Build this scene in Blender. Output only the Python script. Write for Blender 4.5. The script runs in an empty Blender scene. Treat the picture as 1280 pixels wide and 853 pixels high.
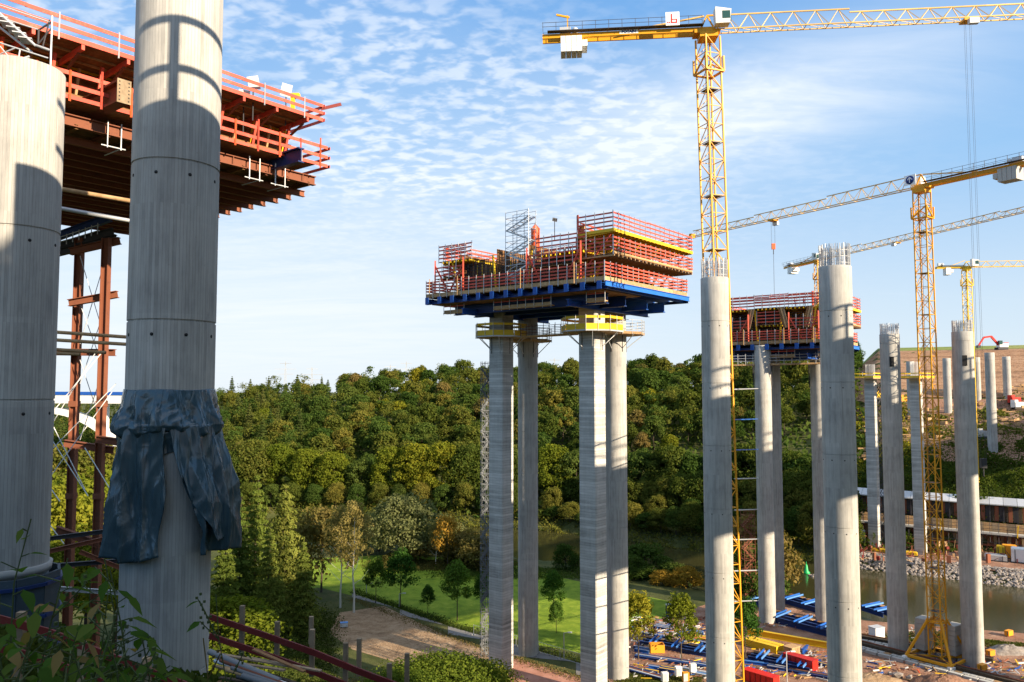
import bpy, math, random
import numpy as np
from mathutils import Vector, Matrix, Euler
random.seed(7); RNG = np.random.default_rng(11)
S = bpy.context.scene; COL = S.collection
R = math.radians
# ------------------------------------------------------------------ camera
F = 995.0; CX, CY = 640.0, 426.5; PITCH = math.atan(60.5/F); CZ = 50.0
cam = bpy.data.cameras.new('camera'); camo = bpy.data.objects.new('camera', cam); COL.objects.link(camo)
cam.sensor_width = 36; cam.lens = 36*F/1280; cam.clip_start = .1; cam.clip_end = 20000
camo.location = (0, 0, CZ); camo.rotation_euler = (math.pi/2+PITCH, 0, 0); S.camera = camo
S.render.resolution_x = 1024; S.render.resolution_y = 682
S.view_settings.view_transform = 'Standard'; S.view_settings.look = 'None'
S.view_settings.gamma = 1; S.view_settings.exposure = 1.34
# ------------------------------------------------------------------ sun and sky
SUN_AZ, SUN_EL = 128.0, 21.0
sl = bpy.data.lights.new('sun', 'SUN'); sl.energy = 4.3; sl.angle = R(.5); sl.color = (1, .83, .61)
so = bpy.data.objects.new('sun', sl); COL.objects.link(so); so.location = (60, -60, 150)
sd = Vector((math.sin(R(SUN_AZ))*math.cos(R(SUN_EL)), math.cos(R(SUN_AZ))*math.cos(R(SUN_EL)), math.sin(R(SUN_EL))))
so.rotation_euler = sd.to_track_quat('Z', 'Y').to_euler()

class NT:
    def __init__(s, nt): s.nt = nt; s.n = nt.nodes; s.l = nt.links
    def new(s, t, **k):
        n = s.n.new(t)
        for a, b in k.items(): setattr(n, a, b)
        return n
    def put(s, sock, v):
        if isinstance(v, bpy.types.NodeSocket): s.l.new(v, sock)
        elif v is not None: sock.default_value = v
    def m(s, op, a, b=None, c=None, clamp=False):
        n = s.new('ShaderNodeMath', operation=op, use_clamp=clamp)
        s.put(n.inputs[0], a)
        if b is not None: s.put(n.inputs[1], b)
        if c is not None: s.put(n.inputs[2], c)
        return n.outputs[0]
    def noise(s, vec, scale, detail=4, rough=.55, dist=0):
        n = s.new('ShaderNodeTexNoise'); s.put(n.inputs['Vector'], vec); n.inputs['Scale'].default_value = scale
        n.inputs['Detail'].default_value = detail; n.inputs['Roughness'].default_value = rough; n.inputs['Distortion'].default_value = dist
        return n.outputs[0]
    def ramp(s, f, stops):
        n = s.new('ShaderNodeValToRGB'); s.put(n.inputs[0], f); e = n.color_ramp.elements
        while len(e) < len(stops): e.new(.5)
        for i, (p, c) in enumerate(stops):
            e[i].position = p; e[i].color = (*c, 1) if len(c) == 3 else c
        return n.outputs[0]
    def mix(s, f, a, b, mode='MIX'):
        n = s.new('ShaderNodeMix', data_type='RGBA', blend_type=mode)
        s.put(n.inputs[0], f); s.put(n.inputs[6], (*a, 1) if isinstance(a, tuple) and len(a) == 3 else a)
        s.put(n.inputs[7], (*b, 1) if isinstance(b, tuple) and len(b) == 3 else b)
        return n.outputs[2]
    def mr(s, v, a, b, c=0., d=1.):
        n = s.new('ShaderNodeMapRange', interpolation_type='SMOOTHSTEP'); s.put(n.inputs[0], v)
        for i, x in enumerate((a, b, c, d)): n.inputs[i+1].default_value = x
        return n.outputs[0]
    def vmath(s, op, a, b):
        n = s.new('ShaderNodeVectorMath', operation=op); s.put(n.inputs[0], a); s.put(n.inputs[1], b)
        return n
    def bump(s, h, strength, dist):
        n = s.new('ShaderNodeBump'); s.put(n.inputs['Height'], h); n.inputs['Strength'].default_value = strength
        n.inputs['Distance'].default_value = dist; return n.outputs[0]

w = bpy.data.worlds.new('World'); S.world = w; w.use_nodes = True
t = NT(w.node_tree); t.n.clear()
out = t.new('ShaderNodeOutputWorld'); bg = t.new('ShaderNodeBackground'); t.l.new(bg.outputs[0], out.inputs[0])
sky = t.new('ShaderNodeTexSky', sky_type='NISHITA', sun_disc=False, sun_elevation=R(SUN_EL), sun_rotation=R(SUN_AZ))
sky.altitude = 0; sky.air_density = 1.0; sky.dust_density = .6; sky.ozone_density = 1.6
tc = t.new('ShaderNodeTexCoord'); sx = t.new('ShaderNodeSeparateXYZ'); t.l.new(tc.outputs['Generated'], sx.inputs[0])
X_, Y_, Z_ = sx.outputs
zz = t.m('MAXIMUM', t.m('ADD', Z_, .10), .04)
cv = t.new('ShaderNodeCombineXYZ'); t.l.new(t.m('DIVIDE', X_, zz), cv.inputs[0]); t.l.new(t.m('DIVIDE', Y_, zz), cv.inputs[1])
def dirpx(px, py):
    dx, dz = (px-CX)/F, (CY-py)/F
    v = Vector((dx, math.cos(PITCH)-math.sin(PITCH)*dz, math.sin(PITCH)+math.cos(PITCH)*dz)); v.normalize(); return v
def blob(px, py, sxx, szz, tilt=0.):
    """soft elliptical cloud bank around a direction of the sky"""
    d = dirpx(px, py)
    a = math.atan2(d.x, d.y); e = d.z
    az = t.m('ARCTAN2', X_, Y_)
    da = t.m('SUBTRACT', az, a); de = t.m('SUBTRACT', Z_, e)
    u = t.m('ADD', t.m('MULTIPLY', da, math.cos(tilt)), t.m('MULTIPLY', de, math.sin(tilt)))
    v = t.m('SUBTRACT', t.m('MULTIPLY', de, math.cos(tilt)), t.m('MULTIPLY', da, math.sin(tilt)))
    r2 = t.m('ADD', t.m('POWER', t.m('ABSOLUTE', t.m('DIVIDE', u, sxx)), 2.), t.m('POWER', t.m('ABSOLUTE', t.m('DIVIDE', v, szz)), 2.))
    return t.m('POWER', 2.718, t.m('MULTIPLY', r2, -1.))
warp = t.noise(cv.outputs[0], .9, 3, .6)
n_big = t.noise(cv.outputs[0], .8, 5, .6, .6)
mp = t.new('ShaderNodeMapping'); t.l.new(cv.outputs[0], mp.inputs[0]); mp.inputs['Rotation'].default_value = (0, 0, R(28)); mp.inputs['Scale'].default_value = (15., 19., 1)
n_cc = t.noise(mp.outputs[0], 1., 3, .5, .25)          # small ripples of high cloud
ripple = t.mr(n_cc, .40, .66)
mp2 = t.new('ShaderNodeMapping'); t.l.new(cv.outputs[0], mp2.inputs[0]); mp2.inputs['Rotation'].default_value = (0, 0, R(-20)); mp2.inputs['Scale'].default_value = (1.0, 2.6, 1)
n_wisp = t.noise(mp2.outputs[0], 1.0, 6, .62, 1.0)
bank = t.m('ADD', t.m('ADD', blob(420, 95, .36, .13, -.35), blob(690, 170, .26, .09, -.1)), blob(120, 40, .3, .14))
bank = t.m('MULTIPLY', t.m('MINIMUM', bank, 1.), t.mr(n_big, .28, .6))
rip = t.m('MULTIPLY', bank, t.m('ADD', t.m('MULTIPLY', ripple, .60), .14))
smooth = t.m('MULTIPLY', t.m('ADD', blob(1010, 110, .24, .065, .18), t.m('MULTIPLY', blob(800, 175, .20, .06, .1), .45)), t.mr(n_wisp, .3, .62, .45, 1.))
low = t.m('MULTIPLY', t.m('ADD', blob(380, 330, .42, .12), t.m('MULTIPLY', blob(150, 430, .5, .07), .8)), t.mr(n_wisp, .25, .7, .6, 1.))
general = t.m('MULTIPLY', t.mr(n_wisp, .55, .85), .08)
high = t.m('MULTIPLY', t.mr(Z_, .50, .75), t.mr(n_wisp, .25, .6, .35, .95))     # cloud added overhead, out of view, to raise the ambient light
msk = t.m('ADD', t.m('ADD', rip, t.m('MULTIPLY', smooth, .72)), t.m('ADD', t.m('MULTIPLY', low, .68), t.m('MAXIMUM', general, high)), clamp=True)
msk = t.m('MULTIPLY', msk, .9)
hz = t.mr(Z_, -.02, .30, .78, 0.)
skyc = t.mix(.12, t.ramp(Z_, [(.0, (6.9, 7.7, 8.4)), (.10, (5.7, 7.0, 8.3)), (.26, (2.9, 5.2, 8.1)), (.48, (1.35, 3.6, 7.4)), (1., (.9, 2.6, 6.2))]), t.mix(1., sky.outputs[0], (.9, 1.1, 1.3), 'MULTIPLY'))
cl = t.mix(t.mr(Z_, 0., .4), (8.0, 8.4, 8.9), (8.3, 8.8, 9.4))
t.l.new(t.mix(msk, skyc, cl), bg.inputs[0]); bg.inputs[1].default_value = .0475

# ------------------------------------------------------------------ pixel rays -> points of the place (used to lay it out at real depths)
def W(px, py, Y):
    d = dirpx(px, py); k = Y/d.y; return Vector((d.x*k, Y, CZ+d.z*k))
def G(px, py, z=0.):
    d = dirpx(px, py); k = (z-CZ)/d.z; return Vector((d.x*k, d.y*k, z))

# ------------------------------------------------------------------ materials
def base_mat(name, rough=.8, metal=0., spec=.3):
    m = bpy.data.materials.new(name); m.use_nodes = True; k = NT(m.node_tree)
    b = k.n['Principled BSDF']; b.inputs['Roughness'].default_value = rough; b.inputs['Metallic'].default_value = metal
    b.inputs['Specular IOR Level'].default_value = spec
    return m, k, b
def pos(k): return k.new('ShaderNodeNewGeometry').outputs['Position']
def objc(k): return k.new('ShaderNodeTexCoord').outputs['Object']
def paint(name, c, wear=(.25, .18, .12), amt=.35, rough=.55, scale=1.2, metal=0., var=.35):
    m, k, b = base_mat(name, rough, metal)
    p = pos(k); n1 = k.noise(p, scale, 5, .65); n2 = k.noise(p, scale*9, 4, .6)
    rnd = k.new('ShaderNodeObjectInfo').outputs['Random']
    f = k.mr(k.m('ADD', k.m('MULTIPLY', n1, .6), k.m('MULTIPLY', n2, .4)), .5, .72)
    c1 = k.mix(k.m('MULTIPLY', f, amt), c, wear)
    v = k.m('ADD', 1-var/2, k.m('MULTIPLY', rnd, var))
    cc = k.new('ShaderNodeCombineColor'); [k.l.new(v, cc.inputs[i]) for i in range(3)]
    k.l.new(k.mix(1., c1, cc.outputs[0], 'MULTIPLY'), b.inputs['Base Color'])
    k.l.new(k.bump(n2, .25, .01), b.inputs['Normal'])
    return m
def wood(name, c, c2, rough=.8, scale=(1, 1, 12), var=.4):
    m, k, b = base_mat(name, rough, 0, .2); p = pos(k)
    n1 = k.noise(p, 2.2, 5, .7, .5); n2 = k.noise(p, 14, 3, .6)
    rnd = k.new('ShaderNodeObjectInfo').outputs['Random']
    c1 = k.mix(k.mr(n1, .3, .7), c, c2); v = k.m('ADD', 1-var/2, k.m('MULTIPLY', rnd, var))
    cc = k.new('ShaderNodeCombineColor'); [k.l.new(v, cc.inputs[i]) for i in range(3)]
    k.l.new(k.mix(1., c1, cc.outputs[0], 'MULTIPLY'), b.inputs['Base Color'])
    k.l.new(k.bump(n2, .3, .01), b.inputs['Normal']); return m
def concrete_round(name, r, step=.135, ls=1.):
    m, k, b = base_mat(name, .88, 0, .2)
    o = objc(k); s = k.new('ShaderNodeSeparateXYZ'); k.l.new(o, s.inputs[0])
    ang = k.m('MULTIPLY', k.m('ARCTAN2', s.outputs[1], s.outputs[0]), r/step)
    fr = k.m('ABSOLUTE', k.m('SUBTRACT', k.m('FRACT', ang), .5))
    line = k.mr(fr, .42, .5)
    bid = k.m('FLOOR', ang)
    wn = k.new('ShaderNodeTexWhiteNoise', noise_dimensions='2D'); cb = k.new('ShaderNodeCombineXYZ'); k.l.new(bid, cb.inputs[0])
    k.l.new(k.m('FLOOR', k.m('DIVIDE', s.outputs[2], 5.)), cb.inputs[1]); k.l.new(cb.outputs[0], wn.inputs['Vector'])
    mpg = k.new('ShaderNodeMapping'); k.l.new(o, mpg.inputs[0]); mpg.inputs['Scale'].default_value = (1, 1, .16)
    st = k.noise(mpg.outputs[0], 3.2, 6, .7); bl = k.noise(o, .35, 4, .6); fine = k.noise(o, 9, 4, .65)
    v = k.m('ADD', k.m('MULTIPLY', st, .42), k.m('ADD', k.m('MULTIPLY', bl, .4), k.m('MULTIPLY', wn.outputs[0], .12)))
    c = k.ramp(v, [(.31, (.28, .272, .255)), (.5, (.45, .435, .40)), (.68, (.56, .54, .50))])
    band = k.noise(k.m('FLOOR', k.m('DIVIDE', s.outputs[2], 5.)), 3.7, 0)
    c = k.mix(k.m('MULTIPLY', line, k.m('ADD', .30*ls, k.m('MULTIPLY', wn.outputs[0], .55*ls))), c, (.12, .115, .11))
    pit = k.mr(k.noise(o, 3.1, 6, .8), .62, .70)
    c = k.mix(k.m('MULTIPLY', pit, .45), c, (.17, .16, .15))
    mps = k.new('ShaderNodeMapping'); k.l.new(o, mps.inputs[0]); mps.inputs['Scale'].default_value = (1.6, 1.6, .05)
    drip = k.mr(k.noise(mps.outputs[0], 1.5, 5, .7), .55, .72); c = k.mix(k.m('MULTIPLY', drip, .38), c, (.20, .17, .14))
    wnz = k.new('ShaderNodeTexWhiteNoise', noise_dimensions='1D'); k.l.new(k.m('FLOOR', k.m('DIVIDE', s.outputs[2], 4.05)), wnz.inputs['W'])
    c = k.mix(k.m('MULTIPLY', wnz.outputs[0], .22), c, (.22, .215, .21))
    k.l.new(c, b.inputs['Base Color'])
    h = k.m('SUBTRACT', k.m('MULTIPLY', fine, .35), k.m('MULTIPLY', line, 1.))
    k.l.new(k.bump(h, .55, .012), b.inputs['Normal']); return m
def concrete_board(name):
    m, k, b = base_mat(name, .88, 0, .2)
    o = objc(k); s = k.new('ShaderNodeSeparateXYZ'); k.l.new(o, s.inputs[0])
    row = k.m('MULTIPLY', s.outputs[2], 2.2)
    fr = k.m('ABSOLUTE', k.m('SUBTRACT', k.m('FRACT', row), .5)); line = k.mr(fr, .38, .5)
    wn = k.new('ShaderNodeTexWhiteNoise', noise_dimensions='1D'); k.l.new(k.m('FLOOR', row), wn.inputs['W'])
    mpg = k.new('ShaderNodeMapping'); k.l.new(o, mpg.inputs[0]); mpg.inputs['Scale'].default_value = (.35, .35, 3)
    st = k.noise(mpg.outputs[0], 1.1, 6, .75, .4)
    mpv = k.new('ShaderNodeMapping'); k.l.new(o, mpv.inputs[0]); mpv.inputs['Scale'].default_value = (1, 1, .1)
    vs = k.noise(mpv.outputs[0], 2.2, 5, .7)
    big = k.noise(o, .16, 3, .5)
    v = k.m('ADD', k.m('ADD', k.m('MULTIPLY', st, .45), k.m('MULTIPLY', vs, .2)), k.m('ADD', k.m('MULTIPLY', wn.outputs[0], .16), k.m('MULTIPLY', big, .35)))
    c = k.ramp(v, [(.34, (.19, .185, .175)), (.50, (.38, .37, .345)), (.70, (.60, .585, .55))])
    c = k.mix(k.m('MULTIPLY', line, .45), c, (.14, .135, .13)); k.l.new(c, b.inputs['Base Color'])
    k.l.new(k.bump(k.m('SUBTRACT', k.m('MULTIPLY', st, .5), line), .5, .02), b.inputs['Normal']); return m
def ground(name, cols, scale=.25, rough=.95, bumpd=.15, fine=4.):
    m, k, b = base_mat(name, rough, 0, .15); p = pos(k)
    n1 = k.noise(p, scale, 7, .68, .3); n2 = k.noise(p, fine, 5, .7)
    v = k.m('ADD', k.m('MULTIPLY', n1, .65), k.m('MULTIPLY', n2, .35))
    k.l.new(k.ramp(v, [(.34+.32*i/(len(cols)-1), c) for i, c in enumerate(cols)]), b.inputs['Base Color'])
    k.l.new(k.bump(k.m('ADD', n1, n2), .9, bumpd), b.inputs['Normal']); return m
def foliage(name, a, b_, c_=None, trans=.35, nscale=.35):
    m = bpy.data.materials.new(name); m.use_nodes = True; k = NT(m.node_tree); k.n.clear()
    o = k.new('ShaderNodeOutputMaterial'); d = k.new('ShaderNodeBsdfDiffuse'); tr = k.new('ShaderNodeBsdfTranslucent'); mx = k.new('ShaderNodeMixShader')
    g = k.new('ShaderNodeNewGeometry'); rnd = k.new('ShaderNodeObjectInfo').outputs['Random']
    n1 = k.noise(g.outputs['Position'], nscale, 3, .6)
    ri = g.outputs['Random Per Island']
    f = k.m('ADD', k.m('MULTIPLY', rnd, .55), k.m('ADD', k.m('MULTIPLY', n1, .45), k.m('MULTIPLY', ri, .25)))
    st = [(.18, a), (.9, b_)] if c_ is None else [(.18, a), (.6, b_), (.98, c_)]
    col = k.ramp(f, st)
    k.l.new(col, d.inputs[0]); k.l.new(k.mix(1., col, (1.15, 1.25, .6), 'MULTIPLY'), tr.inputs[0])
    mx.inputs[0].default_value = trans; k.l.new(d.outputs[0], mx.inputs[1]); k.l.new(tr.outputs[0], mx.inputs[2]); k.l.new(mx.outputs[0], o.inputs[0]); return m
def flat(name, c, rough=.7, metal=0.): 
    m, k, b = base_mat(name, rough, metal); p = pos(k)
    n = k.noise(p, 3., 4, .6); k.l.new(k.mix(k.m('MULTIPLY', n, .35), c, tuple(x*.6 for x in c)), b.inputs['Base Color']); return m
M = {}
M['conc'] = concrete_round('board_marked_round_concrete', 1.8)
M['conc_fine'] = concrete_round('round_concrete_fine_boards', 1.8, .22, .35)
M['conc_sq'] = concrete_board('horizontal_board_marked_concrete')
M['plain_conc'] = flat('plain_concrete', (.46, .45, .42), .9)
M['hole'] = flat('dark_hole', (.02, .02, .02))
M['joint'] = flat('joint_shadow_gap', (.20, .195, .185), .9)
M['red'] = paint('red_board', (.60, .085, .050), (.62, .28, .20), .6, .6, 1.0)
M['darkred'] = paint('dark_red_board', (.17, .022, .018), (.2, .1, .08), .4, .6)
M['yellow'] = paint('yellow_paint', (.80, .50, .02), (.45, .26, .03), .4, .5, .8, 0, .2)
M['crane'] = paint('crane_yellow', (.72, .33, .012), (.40, .17, .02), .4, .5, .8, 0, .15)
M['crane_pale'] = paint('faded_yellow', (.70, .45, .13), (.4, .25, .1), .3, .5, .8)
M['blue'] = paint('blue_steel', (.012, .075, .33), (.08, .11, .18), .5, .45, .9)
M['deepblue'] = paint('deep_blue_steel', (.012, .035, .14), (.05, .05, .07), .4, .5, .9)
M['paleblue'] = paint('pale_blue_steel', (.10, .27, .62), (.3, .4, .5), .4, .5, .9)  # a lighter blue paint mixed in among the darker beams
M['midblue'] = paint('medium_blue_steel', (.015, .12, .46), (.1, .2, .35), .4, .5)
M['darkgalv'] = paint('dull_scaffold_steel', (.16, .17, .18), (.1, .1, .1), .4, .6)
M['paleblue2'] = paint('weathered_blue_steel', (.05, .075, .095), (.1, .13, .16), .5, .6)
M['rust'] = paint('rusty_steel', (.24, .085, .045), (.10, .04, .03), .8, .8, 1.0)
M['darksteel'] = paint('dark_steel', (.045, .045, .05), (.12, .06, .04), .5, .6)
M['galv'] = paint('galvanised_steel', (.52, .53, .54), (.3, .3, .3), .4, .42, 2., .3)
M['white'] = paint('white_paint', (.80, .80, .78), (.5, .5, .48), .25, .5)
M['wood'] = wood('pale_timber', (.50, .33, .17), (.36, .21, .10))
M['ply'] = wood('brown_plywood', (.26, .135, .055), (.16, .08, .035))
M['post'] = wood('weathered_post', (.34, .25, .16), (.22, .16, .10))
M['rebar'] = paint('rebar_steel', (.20, .17, .16), (.22, .10, .06), .6, .7, 3.)
M['orange'] = paint('orange_red_paint', (.75, .12, .04), (.5, .1, .05), .3, .5)
M['glass'], _k, _b = base_mat('dark_glass', .08, 0, .6); _b.inputs['Base Color'].default_value = (.03, .08, .07, 1)
M['redink'] = flat('red_print', (.65, .02, .02)); M['blueink'] = flat('blue_print', (.01, .04, .22))
M['green'] = paint('green_paint', (.02, .42, .12), (.02, .3, .1), .2, .4)
M['orangecrate'] = paint('orange_box', (.75, .30, .02), (.5, .2, .03), .4)
M['redbox'] = paint('red_container_paint', (.55, .02, .012), (.3, .03, .02), .4, .5)
M['asphalt'] = ground('path_asphalt', [(.17, .16, .155), (.24, .23, .215)], .5, .9, .02, 8)
M['terrain'] = ground('rough_grass', [(.03, .04, .012), (.075, .085, .025), (.13, .115, .045)], .18)
M['meadow'] = ground('mown_lawn', [(.07, .12, .012), (.17, .25, .018), (.30, .34, .04)], .35, .95, .12, 9.)
M['soil'] = ground('bare_brown_soil', [(.17, .105, .06), (.33, .22, .13), (.47, .34, .22)], .35, .95, .35, 2.2)
M['sitesoil'] = ground('reddish_site_soil', [(.13, .075, .05), (.30, .165, .11), (.44, .29, .21)], .22, .95, .3, 2.5)
M['brickred'] = ground('red_gravel', [(.28, .13, .085), (.42, .20, .14), (.5, .27, .2)], .4, .95, .05, 6)
M['forestfloor'] = ground('forest_floor', [(.02, .025, .01), (.045, .05, .02)], .2)
M['field'] = ground('hill_field', [(.10, .15, .03), (.2, .24, .06), (.33, .28, .12)], .03)
M['rock'] = ground('riprap_stone', [(.12, .10, .09), (.27, .235, .21), (.44, .40, .36)], .9, .9, .1, 3)
M['bark'] = wood('bark', (.10, .075, .05), (.05, .04, .03))
M['birchbark'] = flat('birch_bark', (.72, .68, .6))
M['leaf_dark'] = foliage('dark_green_leaves', (.028, .058, .012), (.06, .10, .02), (.11, .14, .03))
M['leaf_mix'] = foliage('olive_leaves', (.035, .065, .012), (.10, .12, .022), (.20, .17, .035))
M['leaf_gold'] = foliage('yellowing_leaves', (.07, .11, .014), (.15, .17, .018), (.26, .22, .022))
M['leaf_brown'] = foliage('browning_leaves', (.07, .08, .02), (.14, .12, .035), (.21, .15, .05))
M['needle'] = foliage('conifer_needles', (.022, .048, .014), (.055, .080, .020), (.10, .105, .028), .2)
M['needle_lit'] = foliage('sunlit_conifer_needles', (.06, .10, .02), (.13, .17, .03), (.23, .23, .05), .25)  # paler copy of the needles, sunlight on the near spruces put into the colour
M['willow'] = foliage('grey_green_leaves', (.10, .12, .05), (.17, .18, .07), (.22, .21, .09))
M['autumn'] = foliage('orange_leaves', (.17, .13, .02), (.30, .19, .03), (.40, .23, .04))
M['birchleaf'] = foliage('pale_birch_leaves', (.16, .16, .05), (.26, .22, .07), (.32, .25, .09))
M['bright'] = foliage('bright_yellow_green_leaves', (.07, .11, .012), (.17, .19, .02), (.30, .27, .03))
M['sitegravel'] = ground('grey_gravel', [(.16, .14, .12), (.28, .25, .22), (.4, .36, .32)], 1.2)
M['bushleaf'] = foliage('bush_leaves', (.05, .09, .014), (.11, .15, .02), (.2, .21, .03))
M['youngtree'] = foliage('young_tree_leaves', (.035, .09, .018), (.06, .13, .022), (.11, .18, .03))
M['weed'] = foliage('weed_leaves', (.035, .085, .018), (.06, .12, .022), (.10, .14, .03), .4, 3.)
M['weed_dry'] = foliage('dry_weeds', (.12, .10, .04), (.2, .15, .06), (.26, .17, .08))
M['weed_mix'] = foliage('mixed_weeds', (.03, .055, .012), (.07, .09, .02), (.15, .13, .04), .3, .5)
M['stem'] = flat('green_stem', (.05, .075, .02))
# water
m, k, b = base_mat('river_water', .12, 0, .3); b.inputs['Base Color'].default_value = (.042, .040, .014, 1)
p = pos(k); mp_ = k.new('ShaderNodeMapping'); k.l.new(p, mp_.inputs[0]); mp_.inputs['Scale'].default_value = (1, .35, 1); mp_.inputs['Rotation'].default_value = (0, 0, R(35))
k.l.new(k.bump(k.noise(mp_.outputs[0], 1.6, 5, .6), .35, .05), b.inputs['Normal']); M['water'] = m
# tarp
m, k, b = base_mat('dark_blue_tarpaulin', .24, 0, .8); p = pos(k)
n1 = k.noise(p, 1.2, 6, .7, 1.2); mpt = k.new('ShaderNodeMapping'); k.l.new(p, mpt.inputs[0]); mpt.inputs['Scale'].default_value = (3.4, 3.4, .45)
n2 = k.noise(mpt.outputs[0], .55, 2, .45, .8)
k.l.new(k.ramp(n1, [(.3, (.034, .068, .090)), (.7, (.040, .078, .102))]), b.inputs['Base Color'])
n3 = k.m('ABSOLUTE', k.m('SUBTRACT', n2, .5)); n4 = k.m('ABSOLUTE', k.m('SUBTRACT', k.noise(p, .8, 1.5, .4, .9), .5))
k.l.new(k.bump(k.m('ADD', k.m('MULTIPLY', k.m('POWER', n3, .7), -1.3), k.m('MULTIPLY', k.m('POWER', n4, .7), -.4)), .5, .13), b.inputs['Normal']); M['tarp'] = m
# terraced earth
m, k, b = base_mat('excavated_earth', .95, 0, .1); p = pos(k); s_ = k.new('ShaderNodeSeparateXYZ'); k.l.new(p, s_.inputs[0])
nz = k.noise(p, .12, 6, .7); wv = k.noise(k.m('ADD', k.m('MULTIPLY', s_.outputs[2], .55), k.m('MULTIPLY', nz, 1.5)), 1., 3, .7)
v = k.m('ADD', k.m('MULTIPLY', wv, .5), k.m('MULTIPLY', k.noise(p, .6, 6, .75), .5))
k.l.new(k.ramp(v, [(.32, (.14, .085, .05)), (.5, (.33, .19, .11)), (.68, (.50, .33, .21))]), b.inputs['Base Color'])
k.l.new(k.bump(v, 1., 1.), b.inputs['Normal']); M['earth'] = m

# ------------------------------------------------------------------ object helpers
def link(o, parent=None):
    COL.objects.link(o)
    if parent is not None: o.parent = parent; o.matrix_parent_inverse = WM[parent.name].inverted()
    WM[o.name] = mat_of(o) ; return o
WM = {}
def mat_of(o): return Matrix.LocRotScale(o.location, o.rotation_euler, o.scale)
def info(o, label=None, cat=None, group=None, kind=None):
    if label: o['label'] = label
    if cat: o['category'] = cat
    if group: o['group'] = group
    if kind: o['kind'] = kind
    return o
def thing(name, label, cat, loc=(0, 0, 0), rot=(0, 0, 0), group=None):
    o = bpy.data.objects.new(name, None); o.location = loc; o.rotation_euler = rot; o.empty_display_size = .5
    link(o); return info(o, label, cat, group)
def mesh(name, verts, faces, mat, smooth=False):
    me = bpy.data.meshes.new(name); me.from_pydata([tuple(v) for v in verts], [], faces); me.update()
    if mat: me.materials.append(M[mat] if isinstance(mat, str) else mat)
    if smooth: me.polygons.foreach_set('use_smooth', [True]*len(me.polygons))
    return me
def obj(name, me, parent=None, loc=(0, 0, 0), rot=(0, 0, 0), scale=(1, 1, 1)):
    o = bpy.data.objects.new(name, me); o.location = loc; o.rotation_euler = rot; o.scale = scale; return link(o, parent)
CUBE_V = [(x, y, z) for x in (-.5, .5) for y in (-.5, .5) for z in (-.5, .5)]
CUBE_F = [(0, 1, 3, 2), (4, 6, 7, 5), (0, 4, 5, 1), (2, 3, 7, 6), (0, 2, 6, 4), (1, 5, 7, 3)]
_cache = {}
def unit(kind, mat):
    if (kind, mat) in _cache: return _cache[(kind, mat)]
    if kind == 'cube': me = mesh('block', CUBE_V, CUBE_F, mat)
    elif kind == 'ibeam':
        # I-profile along X, web in Z
        tw, tf = .12, .09; prof = [(-.5, -.5), (.5, -.5), (.5, -.5+tf), (tw/2, -.5+tf), (tw/2, .5-tf), (.5, .5-tf), (.5, .5), (-.5, .5), (-.5, .5-tf), (-tw/2, .5-tf), (-tw/2, -.5+tf), (-.5, -.5+tf)]
        n = len(prof); v = [(-.5, a, c) for a, c in prof]+[(.5, a, c) for a, c in prof]
        f = [tuple(range(n))[::-1], tuple(range(n, 2*n))]+[(i, (i+1) % n, n+(i+1) % n, n+i) for i in range(n)]
        me = mesh('i_beam', v, f, mat)
    else:
        n = 8; v = [(-.5, .5*math.cos(2*math.pi*i/n), .5*math.sin(2*math.pi*i/n)) for i in range(n)]+[(.5, .5*math.cos(2*math.pi*i/n), .5*math.sin(2*math.pi*i/n)) for i in range(n)]
        f = [tuple(range(n))[::-1], tuple(range(n, 2*n))]+[(i, (i+1) % n, n+(i+1) % n, n+i) for i in range(n)]
        me = mesh('tube', v, f, mat, True)
    _cache[(kind, mat)] = me; return me
def box(name, c, size, mat, parent=None, rotz=0., rot=None):
    return obj(name, unit('cube', mat), parent, c, rot or (0, 0, rotz), size)
def beam(name, a, b, wd, h, mat, parent=None, kind='cube'):
    a, b = Vector(a), Vector(b); d = b-a; L = d.length
    q = d.to_track_quat('X', 'Z') if abs(d.z) < .999*L else Euler((0, -math.pi/2, 0)).to_quaternion()
    return obj(name, unit(kind, mat), parent, (a+b)/2, q.to_euler(), (L, wd, h))
def tube(name, a, b, r, mat, parent=None): return beam(name, a, b, 2*r, 2*r, mat, parent, 'tube')
class MB:
    """collects boxes and bars into one mesh"""
    def __init__(s): s.v = []; s.f = []
    def bar(s, a, b, wd, h=None, n=4):
        h = h or wd; a, b = Vector(a), Vector(b); d = b-a
        if d.length < 1e-6: return
        q = d.to_track_quat('X', 'Z'); o = len(s.v)
        for p in (a, b):
            for cy, cz in ((-.5, -.5), (.5, -.5), (.5, .5), (-.5, .5)): s.v.append(p+q @ Vector((0, cy*wd, cz*h)))
        s.f += [(o, o+3, o+2, o+1), (o+4, o+5, o+6, o+7)]+[(o+i, o+(i+1) % 4, o+4+(i+1) % 4, o+4+i) for i in range(4)]
    def box(s, c, size, rotz=0.):
        o = len(s.v); c = Vector(c); m_ = Matrix.Rotation(rotz, 3, 'Z')
        for x, y, z in CUBE_V: s.v.append(c+m_ @ Vector((x*size[0], y*size[1], z*size[2])))
        s.f += [tuple(o+i for i in f) for f in CUBE_F]
    def mesh(s, name, mat): return mesh(name, s.v, s.f, mat)
    def build(s, name, mat, parent=None, kind=None): return info(obj(name, s.mesh(name, mat), parent), kind=kind)
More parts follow.
